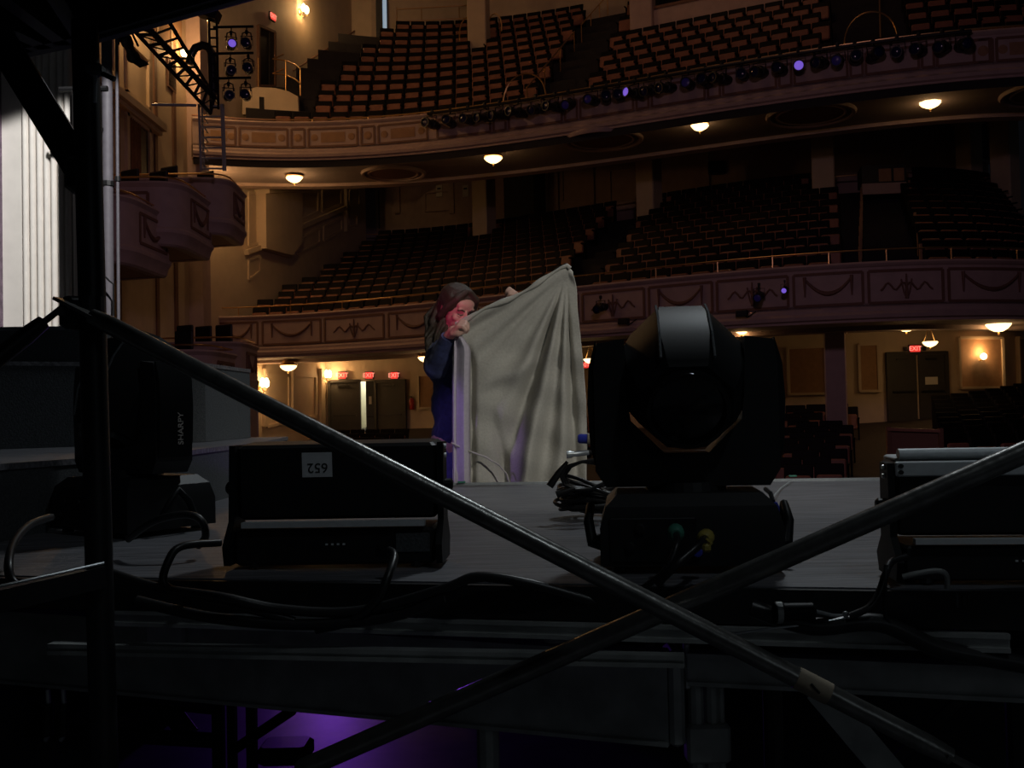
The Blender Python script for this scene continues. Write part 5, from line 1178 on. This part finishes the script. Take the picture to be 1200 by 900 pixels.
for k, off in enumerate((0, 3, 6)):     # standing loops at the left of the coil
    MB().tube([at(*q, Yc + .03 * k) for q in ((703, 538 + off), (682, 541), (663 + off, 547), (657 + off * .8, 558), (661 + off, 568), (675, 574 - off * .5), (692, 573), (708, 566))], .0048, 7).build('standing_loop', K['cable'], coil, smooth=60)
for pts, lab in (([(644, 570), (655, 554), (665, 541)], 'a'), ([(652, 580), (662, 576), (674, 572)], 'b')):
    P = [at(*q, Yc) for q in pts]; MB().tube(P, [.011, .010, .005], 10).build('connector', K['black'], coil, smooth=50)
P0, P1 = at(664, 533, Yc - .02), at(683, 531, Yc - .02); dd_ = (P1 - P0).normalized()
MB().lathe([(.011, 0), (.011, .012), (.008, .016), (.008, .05), (.006, .11)], P0, dd_, 12).build('metal_connector', K['alu'], coil, smooth=40, label='silver metal connector')
MB().lathe([(.006, 0), (.0075, .01), (.0075, .07)], P1 + dd_ * .002, dd_, 12).build('connector_sleeve', K['black'], coil)
bp = thing('blue_connector', 'bright blue power connector beside the lower right of the cloth', 'plug', at(690, 515, 3.0)); MB().lathe([(.010, 0), (.014, .006), (.014, .028), (.017, .034), (.017, .05), (.012, .056)], at(677, 514, 3.0), (1, 0, -.06), 16).build('plug_body', K['blue'], bp, smooth=40)
MB().lathe([(.0175, 0), (.0175, .012)], at(688, 514.6, 3.0), (1, 0, -.06), 16).build('pale_collar', K['tape'], bp); MB().tube([at(697, 515, 3.0), at(708, 518, 3.0), at(714, 535, 3.02), at(710, 560, 3.05)], .006, 8).build('lead', K['cable'], bp, smooth=60)

# strobe bars
def strobe(label, silver):
    r = thing('strobe_light', label, 'strobe light'); W_ = .455
    MB().bbox((0, .02, .045), (W_ * .92, .16, .078), .006).build('base', K['black'], r, local=True)
    MB().box((0, -.0615, .094), (W_ * .84, .02, .012)).build('silver_strip', K['silver'], r, local=True, label='silver strip between head and base')
    R = Matrix.Rotation(.05, 3, 'X'); hd = MB().bbox((0, .035, .185), (W_ * .93, .12, .165), .007, R=R); ho = hd.build('head', K['black'], r, local=True)
    for sx in (-1, 1):
        m = MB(); o_ = [(-.075, .008), (.06, .008), (.075, .05), (.035, .095), (.03, .265), (-.03, .265), (-.04, .1), (-.085, .05)]
        m.add([(sx * W_ * .5, y, z) for y, z in o_] + [(sx * W_ * .472, y, z) for y, z in o_], [tuple(range(8)), tuple(range(15, 7, -1))] + [(k, 8 + k, 8 + (k + 1) % 8, (k + 1) % 8) for k in range(8)])
        m.build('side_bracket', K['blackgloss'], r, local=True)
        for z in (.235, .255) : MB().lathe([(.006, 0), (.005, .004)], (sx * W_ * .5, -.005, z), (sx, 0, 0), 8).build('bolt', K['alu'], r, local=True)
        MB().lathe([(.014, 0), (.014, .012), (.009, .016)], (sx * W_ * .5, 0, .17), (sx, 0, 0), 12).build('tilt_knob', K['black'], r, local=True)
        for y in (-.05, .07): MB().lathe([(.012, -.005), (.011, .006)], (sx * .17, y, .006), n=10).build('rubber_foot', K['cable'], r, local=True)
    for k in range(4): MB().box((-.015 + k * .012, -.0605, .05), (.005, .003, .004)).build('button', K['silver'], r, local=True)
    MB().box((.165, -.061, .052), (.07, .003, .04)).build('display_plate', K['riserfelt'], r, local=True); MB().lathe([(.016, 0), (.016, .01)], (.11, -.06, .05), (0, -1, 0), 14).build('socket', K['blacksteel'], r, local=True)
    if silver:
        MB().bbox((0, .05, .272), (W_ * .9, .10, .012), .004).tube([(-W_ * .44, .0, .283), (W_ * .44, .0, .283)], .0135, 12).build('silver_top_rail', K['silver'], r, local=True, smooth=40, label='silver rounded top rail')
        pl = MB().bbox((0, -.032, .252), (W_ * .94, .012, .034), .003).build('silver_face_strip', K['silver'], r, local=True, label='silver face strip with slotted screws')
        for z in (.245, .259): MB().lathe([(.005, 0), (.005, .002)], (-W_ * .45, -.038, z), (0, -1, 0), 10).build('screw', K['ink'], pl, local=True)
    return r
s1 = strobe('black strobe fixture with upside down number 652 sticker, standing mid left on deck', False)
p = atz(392, 668, DZ); s1.location = (p.x, p.y + .075, DZ + .003); s1.rotation_euler = (0, 0, math.radians(-3)); s1.scale = (1.04, 1.0, 1.0)
hd = [c for c in s1.children if c.name.startswith('head')][0]
q = Vector((-.040, -.0340, .220)); Rw = Matrix.Rotation(.05, 3, 'X')
stk = MB().box(q + Vector((0, .0055, 0)), (.064, .0012, .054), R=Rw).build('number_sticker', K['white'], s1, local=True)
s1_text = text_part('lettering', '652', .030, K['ink'], stk, q + Vector((.001, .0047, -.006)), Rw @ Matrix(((1, 0, 0), (0, 0, -1), (0, 1, 0))) @ Matrix.Rotation(PI, 3, 'Z'), .0004)
text_part('lettering', 'CTB', .015, K['riserfelt'], stk, q + Vector((.001, .0046, .017)), Rw @ Matrix(((1, 0, 0), (0, 0, -1), (0, 1, 0))) @ Matrix.Rotation(PI, 3, 'Z'), .0004)
s2 = strobe('black strobe fixture with silver top rail and face strip, cut by right edge', True)
p = atz(1170, 688, DZ); s2.location = (at(1167, 600, 1.9).x + .032, p.y + .07, DZ + .003); s2.rotation_euler = (0, 0, math.radians(-7)); s2.scale = (1.0, 1, .82)
t = thing('rating_label', 'pale printed rating label on the frame below the right strobe', 'label', at(1145, 703, 1.8)); MB().bbox(at(1144, 703, 1.81), (.072, .003, .027), .001).build('label_sheet', K['riserfelt'], t)
for k in range(7): MB().box(at(1130 + k * 5.2, 703, 1.805), (.004 if k % 2 else .006, .002, .017)).build('print_mark', K['ink'], t)

# loose cables, connectors
lead('thick black lead looping down from the deck in front of the left strobe', [at(330, 548, 2.4), at(258, 636, 2.06), at(214, 640, 2.0), at(198, 656, 1.98), at(193, 685, 1.97), at(230, 700, 1.97), at(300, 716, 1.97), at(345, 728, 1.97)][1:], .008)
lead('dark glossy lead dropping from the left strobe socket over the deck edge', [at(456, 645, 2.05), at(462, 652, 2.02), at(455, 675, 1.97), at(440, 705, 1.96), at(410, 728, 1.97), at(370, 738, 1.98)], .0085)
lead('black lead arching over the base of the lettered moving light', [at(150, 632, 2.45), at(180, 611, 2.4), at(215, 603, 2.4), at(235, 609, 2.4), at(241, 628, 2.4), at(232, 640, 2.42)], .009)
lead('brownish lead curving down at the far left of the deck', [at(60, 606, 2.4), at(35, 615, 2.3), at(17, 634, 2.2), at(10, 660, 2.1), at(14, 680, 2.08), at(30, 692, 2.08)], .009)
lead('black lead lying in the gap under the deck edge at the left', [at(130, 672, 1.98), at(190, 690, 1.97), at(260, 700, 1.96), at(330, 714, 1.97), at(420, 716, 1.97), at(520, 690, 1.96), at(560, 676, 1.96), at(620, 684, 1.95), at(700, 706, 1.95)], .010)
lead('second black lead bunched under the deck edge below the left strobe', [at(160, 704, 1.98), at(250, 724, 1.97), at(360, 732, 1.97), at(460, 722, 1.97), at(520, 700, 1.96)], .011)
lead('pale grey lead hanging from the right strobe to the bright connector', [at(1062, 652, 1.83), at(1045, 658, 1.82), at(1038, 672, 1.80), at(1030, 695, 1.79), at(1018, 712, 1.78), at(996, 722, 1.78)], .0065)
lead('thin black lead hanging beside the left end of the right strobe', [at(1038, 662, 1.80), at(1037, 690, 1.79), at(1038, 722, 1.79), at(1046, 735, 1.79)], .004)
lead('thick black lead bundle sagging to the right edge below the strobe', [at(880, 712, 1.82), at(950, 734, 1.8), at(1030, 730, 1.8), at(1100, 760, 1.8), at(1180, 775, 1.8), at(1260, 790, 1.8)], .016)
lead('short white tail lead looping below the right strobe base', [at(1058, 676, 1.82), at(1075, 672, 1.81), at(1098, 669, 1.80), at(1109, 674, 1.80), at(1110, 690, 1.80)], .005, m='beamsteel')
cn = thing('inline_connector', 'black cylindrical connector with bright top glint under the deck edge', 'connector', at(930, 720, 1.80))
P0, P1 = at(905, 718, 1.80), at(953, 717, 1.80); dd_ = (P1 - P0).normalized(); MB().lathe([(.010, 0), (.0185, .004), (.0185, .018), (.0165, .020), (.0165, .070), (.010, .075)], P0, dd_, 16).build('connector_body', K['blackgloss'], cn, smooth=40)
MB().lathe([(.0192, .006), (.0192, .016)], P0, dd_, 16).build('grey_collar', K['beamsteel'], cn)
MB().tube([at(955, 716, 1.80), at(975, 721, 1.80), at(995, 722, 1.8), at(1006, 717, 1.79)], .0035, 6).build('steel_wire', K['alu'], cn, label='thin steel safety wire'); MB().ell(at(991, 720, 1.79), (.006, .005, .006)).build('wire_clamp', K['alu'], cn)
lead('pair of thin steel safety wires trailing left of the inline connector', [at(1004, 722, 1.79), at(960, 730, 1.79), at(900, 737, 1.79), at(850, 744, 1.8)], .0022, m='alu')

# ================================================================== THE CLOTH
def interp(tab, v):
    for (a, *pa), (b, *pb) in zip(tab, tab[1:]):
        if v <= b: q = (v - a) / (b - a); return [x + (y - x) * q for x, y in zip(pa, pb)]
    return list(tab[-1][1:])
def smoothstep(a, b, x): t = min(1, max(0, (x - a) / (b - a))); return t * t * (3 - 2 * t)
NU, NV = 120, 110
TOP = [(0, 534, 380), (.05, 540, 378), (.25, 568, 361), (.45, 600, 349), (.62, 622, 337), (.80, 642, 323), (.90, 656, 314), (.95, 664, 311), (1.0, 671, 318)]
RIGHT = [(0, 671, 318), (.08, 676, 338), (.2, 677, 362), (.4, 683, 420), (.6, 687, 470), (.8, 688, 520), (1, 686, 600)]
LEFT = [(0, 534, 380), (.08, 531, 400), (.3, 530, 450), (.6, 530, 510), (1, 531, 600)]
def cloth_point(u, v):
    tx, ty = interp(TOP, u); lx, ly = interp(LEFT, v); rx, ry = interp(RIGHT, v); bx, by = 531 + (686 - 531) * u, 600
    # Coons patch between the four edges
    x = (1 - v) * tx + v * bx + (1 - u) * lx + u * rx - ((1 - u) * (1 - v) * 534 + u * (1 - v) * 671 + (1 - u) * v * 531 + u * v * 686)
    y = (1 - v) * ty + v * by + (1 - u) * ly + u * ry - ((1 - u) * (1 - v) * 380 + u * (1 - v) * 318 + (1 - u) * v * 600 + u * v * 600)
    # folds: fan from the right peak, deep V towards the lower middle
    dx, dy = x - 664, y - 318; ang = math.atan2(-dx, max(dy, 1)); rad = math.hypot(dx, dy)
    d = 0.0
    g = smoothstep(8, 90, rad)
    d += .060 * math.exp(-((ang - .30) / .050) ** 2) * g * (1 - .35 * smoothstep(170, 260, rad))      # main crease going back
    d -= .055 * math.exp(-((ang - .20) / .07) ** 2) * g
    d -= .050 * math.exp(-((ang - .03) / .045) ** 2) * g
    d += .045 * math.exp(-((ang + .045) / .03) ** 2) * g
    d -= .03 * math.exp(-((ang - .42) / .06) ** 2) * g
    d += .015 * math.sin(ang * 26) * g * smoothstep(.35, .9, ang)
    # lower middle: bundle that hangs forward
    m_ = math.exp(-((x - (617 - (y - 560) * .12)) / 11) ** 2) * smoothstep(440, 545, y); d -= .085 * m_
    m_ = math.exp(-((x - (594 - (560 - y) * .22)) / 7) ** 2) * smoothstep(470, 550, y); d += .055 * m_
    # left hanging hem, folded back
    hx = 549 - 9 * smoothstep(430, 380, y)
    e = smoothstep(hx + 4, hx - 4, x); d -= .022 * e * smoothstep(385, 420, y); d += .05 * math.exp(-((x - hx - 4) / 4.0) ** 2) * smoothstep(395, 430, y)
    # soft belly and crumples in the upper field
    d += .035 * math.sin((x - 540) / 130 * PI) * smoothstep(0, .3, v) * (1 - smoothstep(.6, 1, v))
    d += .012 * math.sin(x * .11 + y * .05) * smoothstep(.25, .5, v) + .008 * math.sin(x * .05 - y * .13) * smoothstep(.1, .4, v)
    d -= .035 * math.exp(-((y - (452 - (x - 560) * .42)) / 11) ** 2) * smoothstep(548, 575, x) * (1 - smoothstep(628, 650, x))
    # rolled top edge
    d -= .028 * math.exp(-((v - .02) / .035) ** 2)
    Y = 4.86 + d
    return at(x, y, Y), x, y, e
vs, fs, mi = [], [], []
for j in range(NV + 1):
    for i in range(NU + 1):
        p, x, y, e = cloth_point(i / NU, (j / NV) ** 1.0); vs.append(p)
W1 = NU + 1
for j in range(NV):
    for i in range(NU): fs.append((j * W1 + i, j * W1 + i + 1, (j + 1) * W1 + i + 1, (j + 1) * W1 + i)); 
# lower edge carries on to the floor
vs2 = list(vs); base = NV * W1
for k in range(1, 9):
    for i in range(NU + 1): p = vs[base + i]; vs2.append(Vector((p.x, p.y + .004 * k * math.sin(i * .4), p.z + (0.03 - p.z) * k / 8)))
rowi = [base + i for i in range(W1)]
for k in range(1, 9):
    nxt = [len(vs) + (k - 1) * W1 + i for i in range(W1)]
    for i in range(NU): fs.append((rowi[i], rowi[i + 1], nxt[i + 1], nxt[i]))
    rowi = nxt
cl = thing('draped_cloth', 'large pale grey cloth held up by the person, hanging behind the deck', 'cloth', at(610, 600, 4.9))
WO[cl.name] = V(cl.location, cl.location.z)
mb = MB(); mb.add(vs2, fs); co = mb.build('cloth_sheet', K['cloth'], cl, smooth=180)
hemf = set()
sd = co.modifiers.new('thickness', 'SOLIDIFY'); sd.thickness = .004; sd.offset = 0
# rolled top hem and side hem
P = [cloth_point(u / 40, .006)[0] + Vector((0, -.008, .004)) for u in range(0, 40)]
MB().tube(P, [.010 + .004 * math.sin(k * .5) for k in range(40)], 8).build('rolled_top_edge', K['cloth'], cl, smooth=60)
# side strip tinted for purple light: back layer of the cloth folded round
vs3 = []; fs3 = []
for j in range(41):
    v = .05 + .95 * j / 40; lx, ly = interp(LEFT, v); lx += 1.0
    for i in range(7):
        t = i / 6; x = lx + (17 * smoothstep(0, .12, v) + 2) * t; vs3.append(at(x, ly + 2, 4.80 + .02 * math.sin(t * PI * 2.0 + .5)))
for j in range(40):
    for i in range(6): fs3.append((j * 7 + i, j * 7 + i + 1, (j + 1) * 7 + i + 1, (j + 1) * 7 + i))
h_ = MB().add(vs3, fs3).build('folded_side_hem', K['hem'], cl, smooth=60, label='folded side hem with purple light painted into its colour'); s_ = h_.modifiers.new('thickness', 'SOLIDIFY'); s_.thickness = .004
# stitched seam / cord across the lower left of the cloth
sp_ = [at(x, y, 4.80 + dy) for x, y, dy in ((529, 519, 0), (548, 528, -.005), (570, 536, .01), (585, 545, .01), (594, 556, .005), (597, 566, 0))]
MB().tube(sp_, .0045, 6).build('hem_cord', K['cloth'], cl, smooth=60)
# dark stand that carries the peak of the cloth from behind
stn = thing('support_stand', 'dark stand tip poking up behind the peak of the cloth', 'stand', V(at(662, 600, 4.97), 0))
q = at(661, 312, 4.97); MB().tube([(q.x, 4.97, 0.02), q], .014, 8).build('pole', K['black'], stn); MB().bbox(q + Vector((-.015, 0, -.01)), (.075, .05, .022), .006, R=Matrix.Rotation(-.45, 3, 'Y')).build('top_plate', K['black'], stn)
for k in range(3): a_ = 2 * PI * k / 3 + .5; MB().tube([(q.x, 4.97, .45), (q.x + .22 * math.cos(a_), 4.97 + .18 * math.sin(a_) + .1, .01)], .009, 6).build('tripod_leg', K['black'], stn)

# ================================================================== THE PERSON
def remesh(mb, name, m, vox, parent=None, smooth_it=6, off=(0, 0, 0)):
    me = mb.mesh('tmp', off); o = bpy.data.objects.new('tmp', me); COL.objects.link(o)
    r = o.modifiers.new('r', 'REMESH'); r.mode = 'VOXEL'; r.voxel_size = vox
    if smooth_it: s_ = o.modifiers.new('s', 'SMOOTH'); s_.iterations = smooth_it; s_.factor = .5
    out = bpy.data.meshes.new_from_object(o.evaluated_get(bpy.context.evaluated_depsgraph_get()))
    bpy.data.objects.remove(o); out.name = name; out.materials.clear(); out.materials.append(m); out.polygons.foreach_set('use_smooth', [True] * len(out.polygons))
    ob = bpy.data.objects.new(name, out); COL.objects.link(ob)
    if parent: ob.parent = parent
    WO[ob.name] = Vector((0, 0, 0)); return ob
PX = lambda x, y, Y=5.08: at(x, y, Y)
head_c = PX(536, 362, 5.08)
# head frame: looks to the right of the picture, slightly to the camera and down
yaw = math.radians(38); tiltd = math.radians(-24)
Fw = Vector((math.sin(yaw) * math.cos(tiltd), -math.cos(yaw) * math.cos(tiltd), math.sin(tiltd)))
Sd = Fw.cross(Vector((0, 0, 1))).normalized(); Up = Sd.cross(Fw)      # Sd: to the viewer's ... left-hand side of the face
HR = Matrix((Sd, Fw, Up)).transposed()
def H(x, y, z): return head_c + HR @ Vector((x, y, z))
hips = PX(540, 508, 5.14); hips.z = .90; chest = PX(539, 430, 5.13); neck = PX(531, 398, 5.12)
sh_r, sh_l = PX(515, 405, 5.10), PX(562, 405, 5.20)
el_r, wr_r, hd_r = PX(511, 430, 4.95), PX(526, 394, 4.84), PX(537, 382, 4.795)
el_l, wr_l, hd_l = PX(586, 392, 5.06), PX(598, 354, 4.98), PX(602, 345, 4.94)
hip_r, hip_l = hips + Vector((-.055, 0, -.02)), hips + Vector((.085, .03, -.02))
kn_r, kn_l = Vector((hip_r.x + .015, 5.10, .48)), Vector((hip_l.x + .02, 5.17, .48))
an_r, an_l = Vector((hip_r.x + .02, 5.16, .09)), Vector((hip_l.x + .03, 5.22, .09))
body = MB()
body.cap([hips, chest], [.125, .125]); body.ell(hips, (.155, .115, .11)); body.ell(chest + Vector((0, 0, .02)), (.155, .105, .14))
body.cap([chest, neck], [.10, .052]); body.cap([neck, H(0, -.02, -.06)], [.050, .047]); body.cap([sh_r, chest, sh_l], [.05, .09, .05])
for a, b, c_ in ((sh_r, el_r, wr_r), (sh_l, el_l, wr_l)): body.cap([a, b, c_], [.046, .036, .026])
for a, b, c_ in ((hip_r, kn_r, an_r), (hip_l, kn_l, an_l)): body.cap([a, b, c_], [.085, .052, .036]); body.ell(c_ + Vector((.02, -.05, -.05)), (.04, .11, .035))
# head with face
body.ell(H(0, -.012, .028), (.074, .092, .085), HR); body.ell(H(0, .012, -.035), (.056, .068, .068), HR); body.ell(H(0, .045, -.082), (.026, .024, .022), HR)
body.ell(H(0, .062, .042), (.052, .022, .03), HR)
for sx in (-1, 1):
    body.ell(H(sx * .036, .052, -.026), (.021, .017, .020), HR); body.ell(H(sx * .075, -.012, -.005), (.010, .02, .032), HR); body.ell(H(sx * .03, .073, .022), (.022, .008, .007), HR)
body.add(*[[H(-.008, .07, .018), H(.008, .07, .018), H(.018, .068, -.030), H(-.018, .068, -.030), H(0, .108, -.026), H(0, .088, .012)], [(0, 1, 2, 3), (0, 5, 1), (1, 5, 4, 2), (2, 4, 3), (3, 4, 5, 0)]])
body.ell(H(0, .076, -.052), (.024, .012, .008), HR); body.ell(H(0, .074, -.062), (.019, .011, .008), HR)
# hands: palm, four fingers closed over the cloth edge, thumb beside
def hand(mb, wr, hd, curl, side, roll=0.0):
    d = (hd - wr).normalized(); s_ = d.cross(Vector(curl)).normalized(); c_ = s_.cross(d)      # c_: direction the fingers curl
    mb.cap([wr, wr.lerp(hd, .5)], [.026, .027]); pc = hd
    for k in range(4):
        off = (k - 1.5) * .0175; mb.cap([wr.lerp(hd, .5) + s_ * off * .8, pc + s_ * off + d * .012], [.017, .012])
    L = (.021, .026, .024, .019)
    for k in range(4):
        off = (k - 1.5) * .0185; b0 = pc + s_ * off + d * .014; l = L[k]
        b1 = b0 + d * l * .75 + c_ * l * .75; b2 = b1 + c_ * l * .95 - d * l * .25; b3 = b2 - d * l * .75 + c_ * l * .1
        mb.cap([b0, b1, b2, b3], [.0100, .0095, .0088, .0078], 10)
    t0 = wr.lerp(hd, .55) - s_ * side * .030; t1 = t0 + d * .024 + c_ * .022 - s_ * side * .008; t2 = t1 + d * .022 + c_ * .014 + s_ * side * .012
    mb.cap([t0, t1, t2], [.0135, .0115, .0095], 10)
hand(body, wr_r, hd_r, (.5, .35, -.8), 1); hand(body, wr_l, hd_l, (-.1, -.9, .1), -1)
per = remesh(body, 'person', K['skin'], .0042, smooth_it=3)
WO[per.name] = Vector((0, 0, 0)); tag(per, 'person in navy sweater with long brown hair holding up the pale cloth', 'person')
# clothes
sw = MB(); sw.cap([hips + Vector((0, 0, .03)), chest], [.128, .140]); sw.ell(chest + Vector((0, 0, .02)), (.175, .125, .155)); sw.ell(hips + Vector((0, 0, .04)), (.150, .12, .10)); sw.cap([chest + Vector((0, 0, .06)), neck + Vector((0, 0, -.012))], [.13, .066])
sw.ell((hips + chest) / 2, (.150, .118, .16))
sw.cap([sh_r, chest + Vector((0, 0, .05)), sh_l], [.068, .11, .068])
sw.cap([sh_r, sh_r.lerp(el_r, .5), el_r, el_r.lerp(wr_r, .5), el_r.lerp(wr_r, .86)], [.068, .064, .060, .049, .040]); sw.cap([sh_l, sh_l.lerp(el_l, .5), el_l, el_l.lerp(wr_l, .86)], [.062, .056, .050, .040])
so = remesh(sw, 'sweater', K['sweater'], .009, per, 5)
tx = bpy.data.textures.new('cloth_wrinkles', 'CLOUDS'); tx.noise_scale = .09; dm = so.modifiers.new('wrinkles', 'DISPLACE'); dm.texture = tx; dm.strength = .022; dm.mid_level = .5
for wr, el in ((wr_r, el_r), (wr_l, el_l)): d = (wr - el).normalized(); c_ = el.lerp(wr, .88); MB().tube([c_ - d * .018, c_ + d * .018], [.041, .037], 14).build('cuff', K['sweater'], so, smooth=60)
tr_ = MB(); tr_.ell(hips + Vector((0, 0, -.03)), (.138, .112, .12))
for a, b, c_ in ((hip_r, kn_r, an_r), (hip_l, kn_l, an_l)): tr_.cap([a, a.lerp(b, .5), b, c_], [.085, .076, .062, .054])
remesh(tr_, 'trousers', K['jeans'], .010, per, 4)
for c_ in (an_r, an_l):
    m = MB(); m.ell(c_ + Vector((.025, -.06, -.05)), (.047, .13, .04)); m.ell(c_ + Vector((0, .0, -.03)), (.047, .05, .055)); m.build('shoe', K['shoe'], per, smooth=60)
# hair: cap plus long locks falling behind the left shoulder
ha = MB(); ha.ell(H(0, -.022, .045), (.088, .098, .082), HR); ha.ell(H(0, -.055, .0), (.082, .070, .10), HR)
for sx in (-1, 1): ha.ell(H(sx * .066, .005, .035), (.024, .05, .05), HR); ha.cap([H(sx * .012, .055, .105), H(sx * .055, .055, .068), H(sx * .078, .025, .02), H(sx * .082, -.01, -.04)], [.016, .020, .019, .018])
random.seed(11)
back = PX(510, 396, 5.04)
for k in range(34):
    a = random.uniform(-1, 1); s0 = H(-.05 + .02 * a - .012 * (k % 3), -.06 + .04 * random.random(), .01 + .03 * a); s0 = s0 if k % 2 else H(.05 * a, -.09, .0)
    e0 = PX(508 + random.uniform(-9, 15), 398 + random.uniform(-6, 14), 5.04 + random.uniform(-.03, .05)); m_ = s0.lerp(e0, .5) + Vector((-.022 + random.uniform(-.02, .015), random.uniform(-.015, .02), .012))
    ha.cap([s0, m_, e0 + Vector((0, 0, .01)), e0 + Vector((random.uniform(-.015, .02), 0, -.035))], [.018, .012, .009, .004], 8)
for k in range(6): s0 = H(-.078, .0 + .008 * k, .0); ha.cap([s0, H(-.09, -.02 + .006 * k, -.06), H(-.085, -.03, -.12) + Vector((-.01 * k, 0, 0))], [.014, .011, .005], 8)
ho = remesh(ha, 'hair', K['hair'], .0045, per, 1)
for sx in (-1, 1):
    MB().tube([H(sx * .014, .0835, .012), H(sx * .030, .0825, .019), H(sx * .048, .070, .012)], [.003, .004, .002], 6).build('eyebrow', K['hair'], per)
    MB().tube([H(sx * .016, .080, -.004), H(sx * .030, .080, -.009), H(sx * .044, .070, -.004)], [.002, .003, .0018], 6).build('lowered_eyelid', K['hair'], per)
MB().tube([H(-.020, .080, -.056), H(0, .090, -.057), H(.020, .080, -.056)], [.002, .0038, .002], 6).build('lips', K['lips'], per)
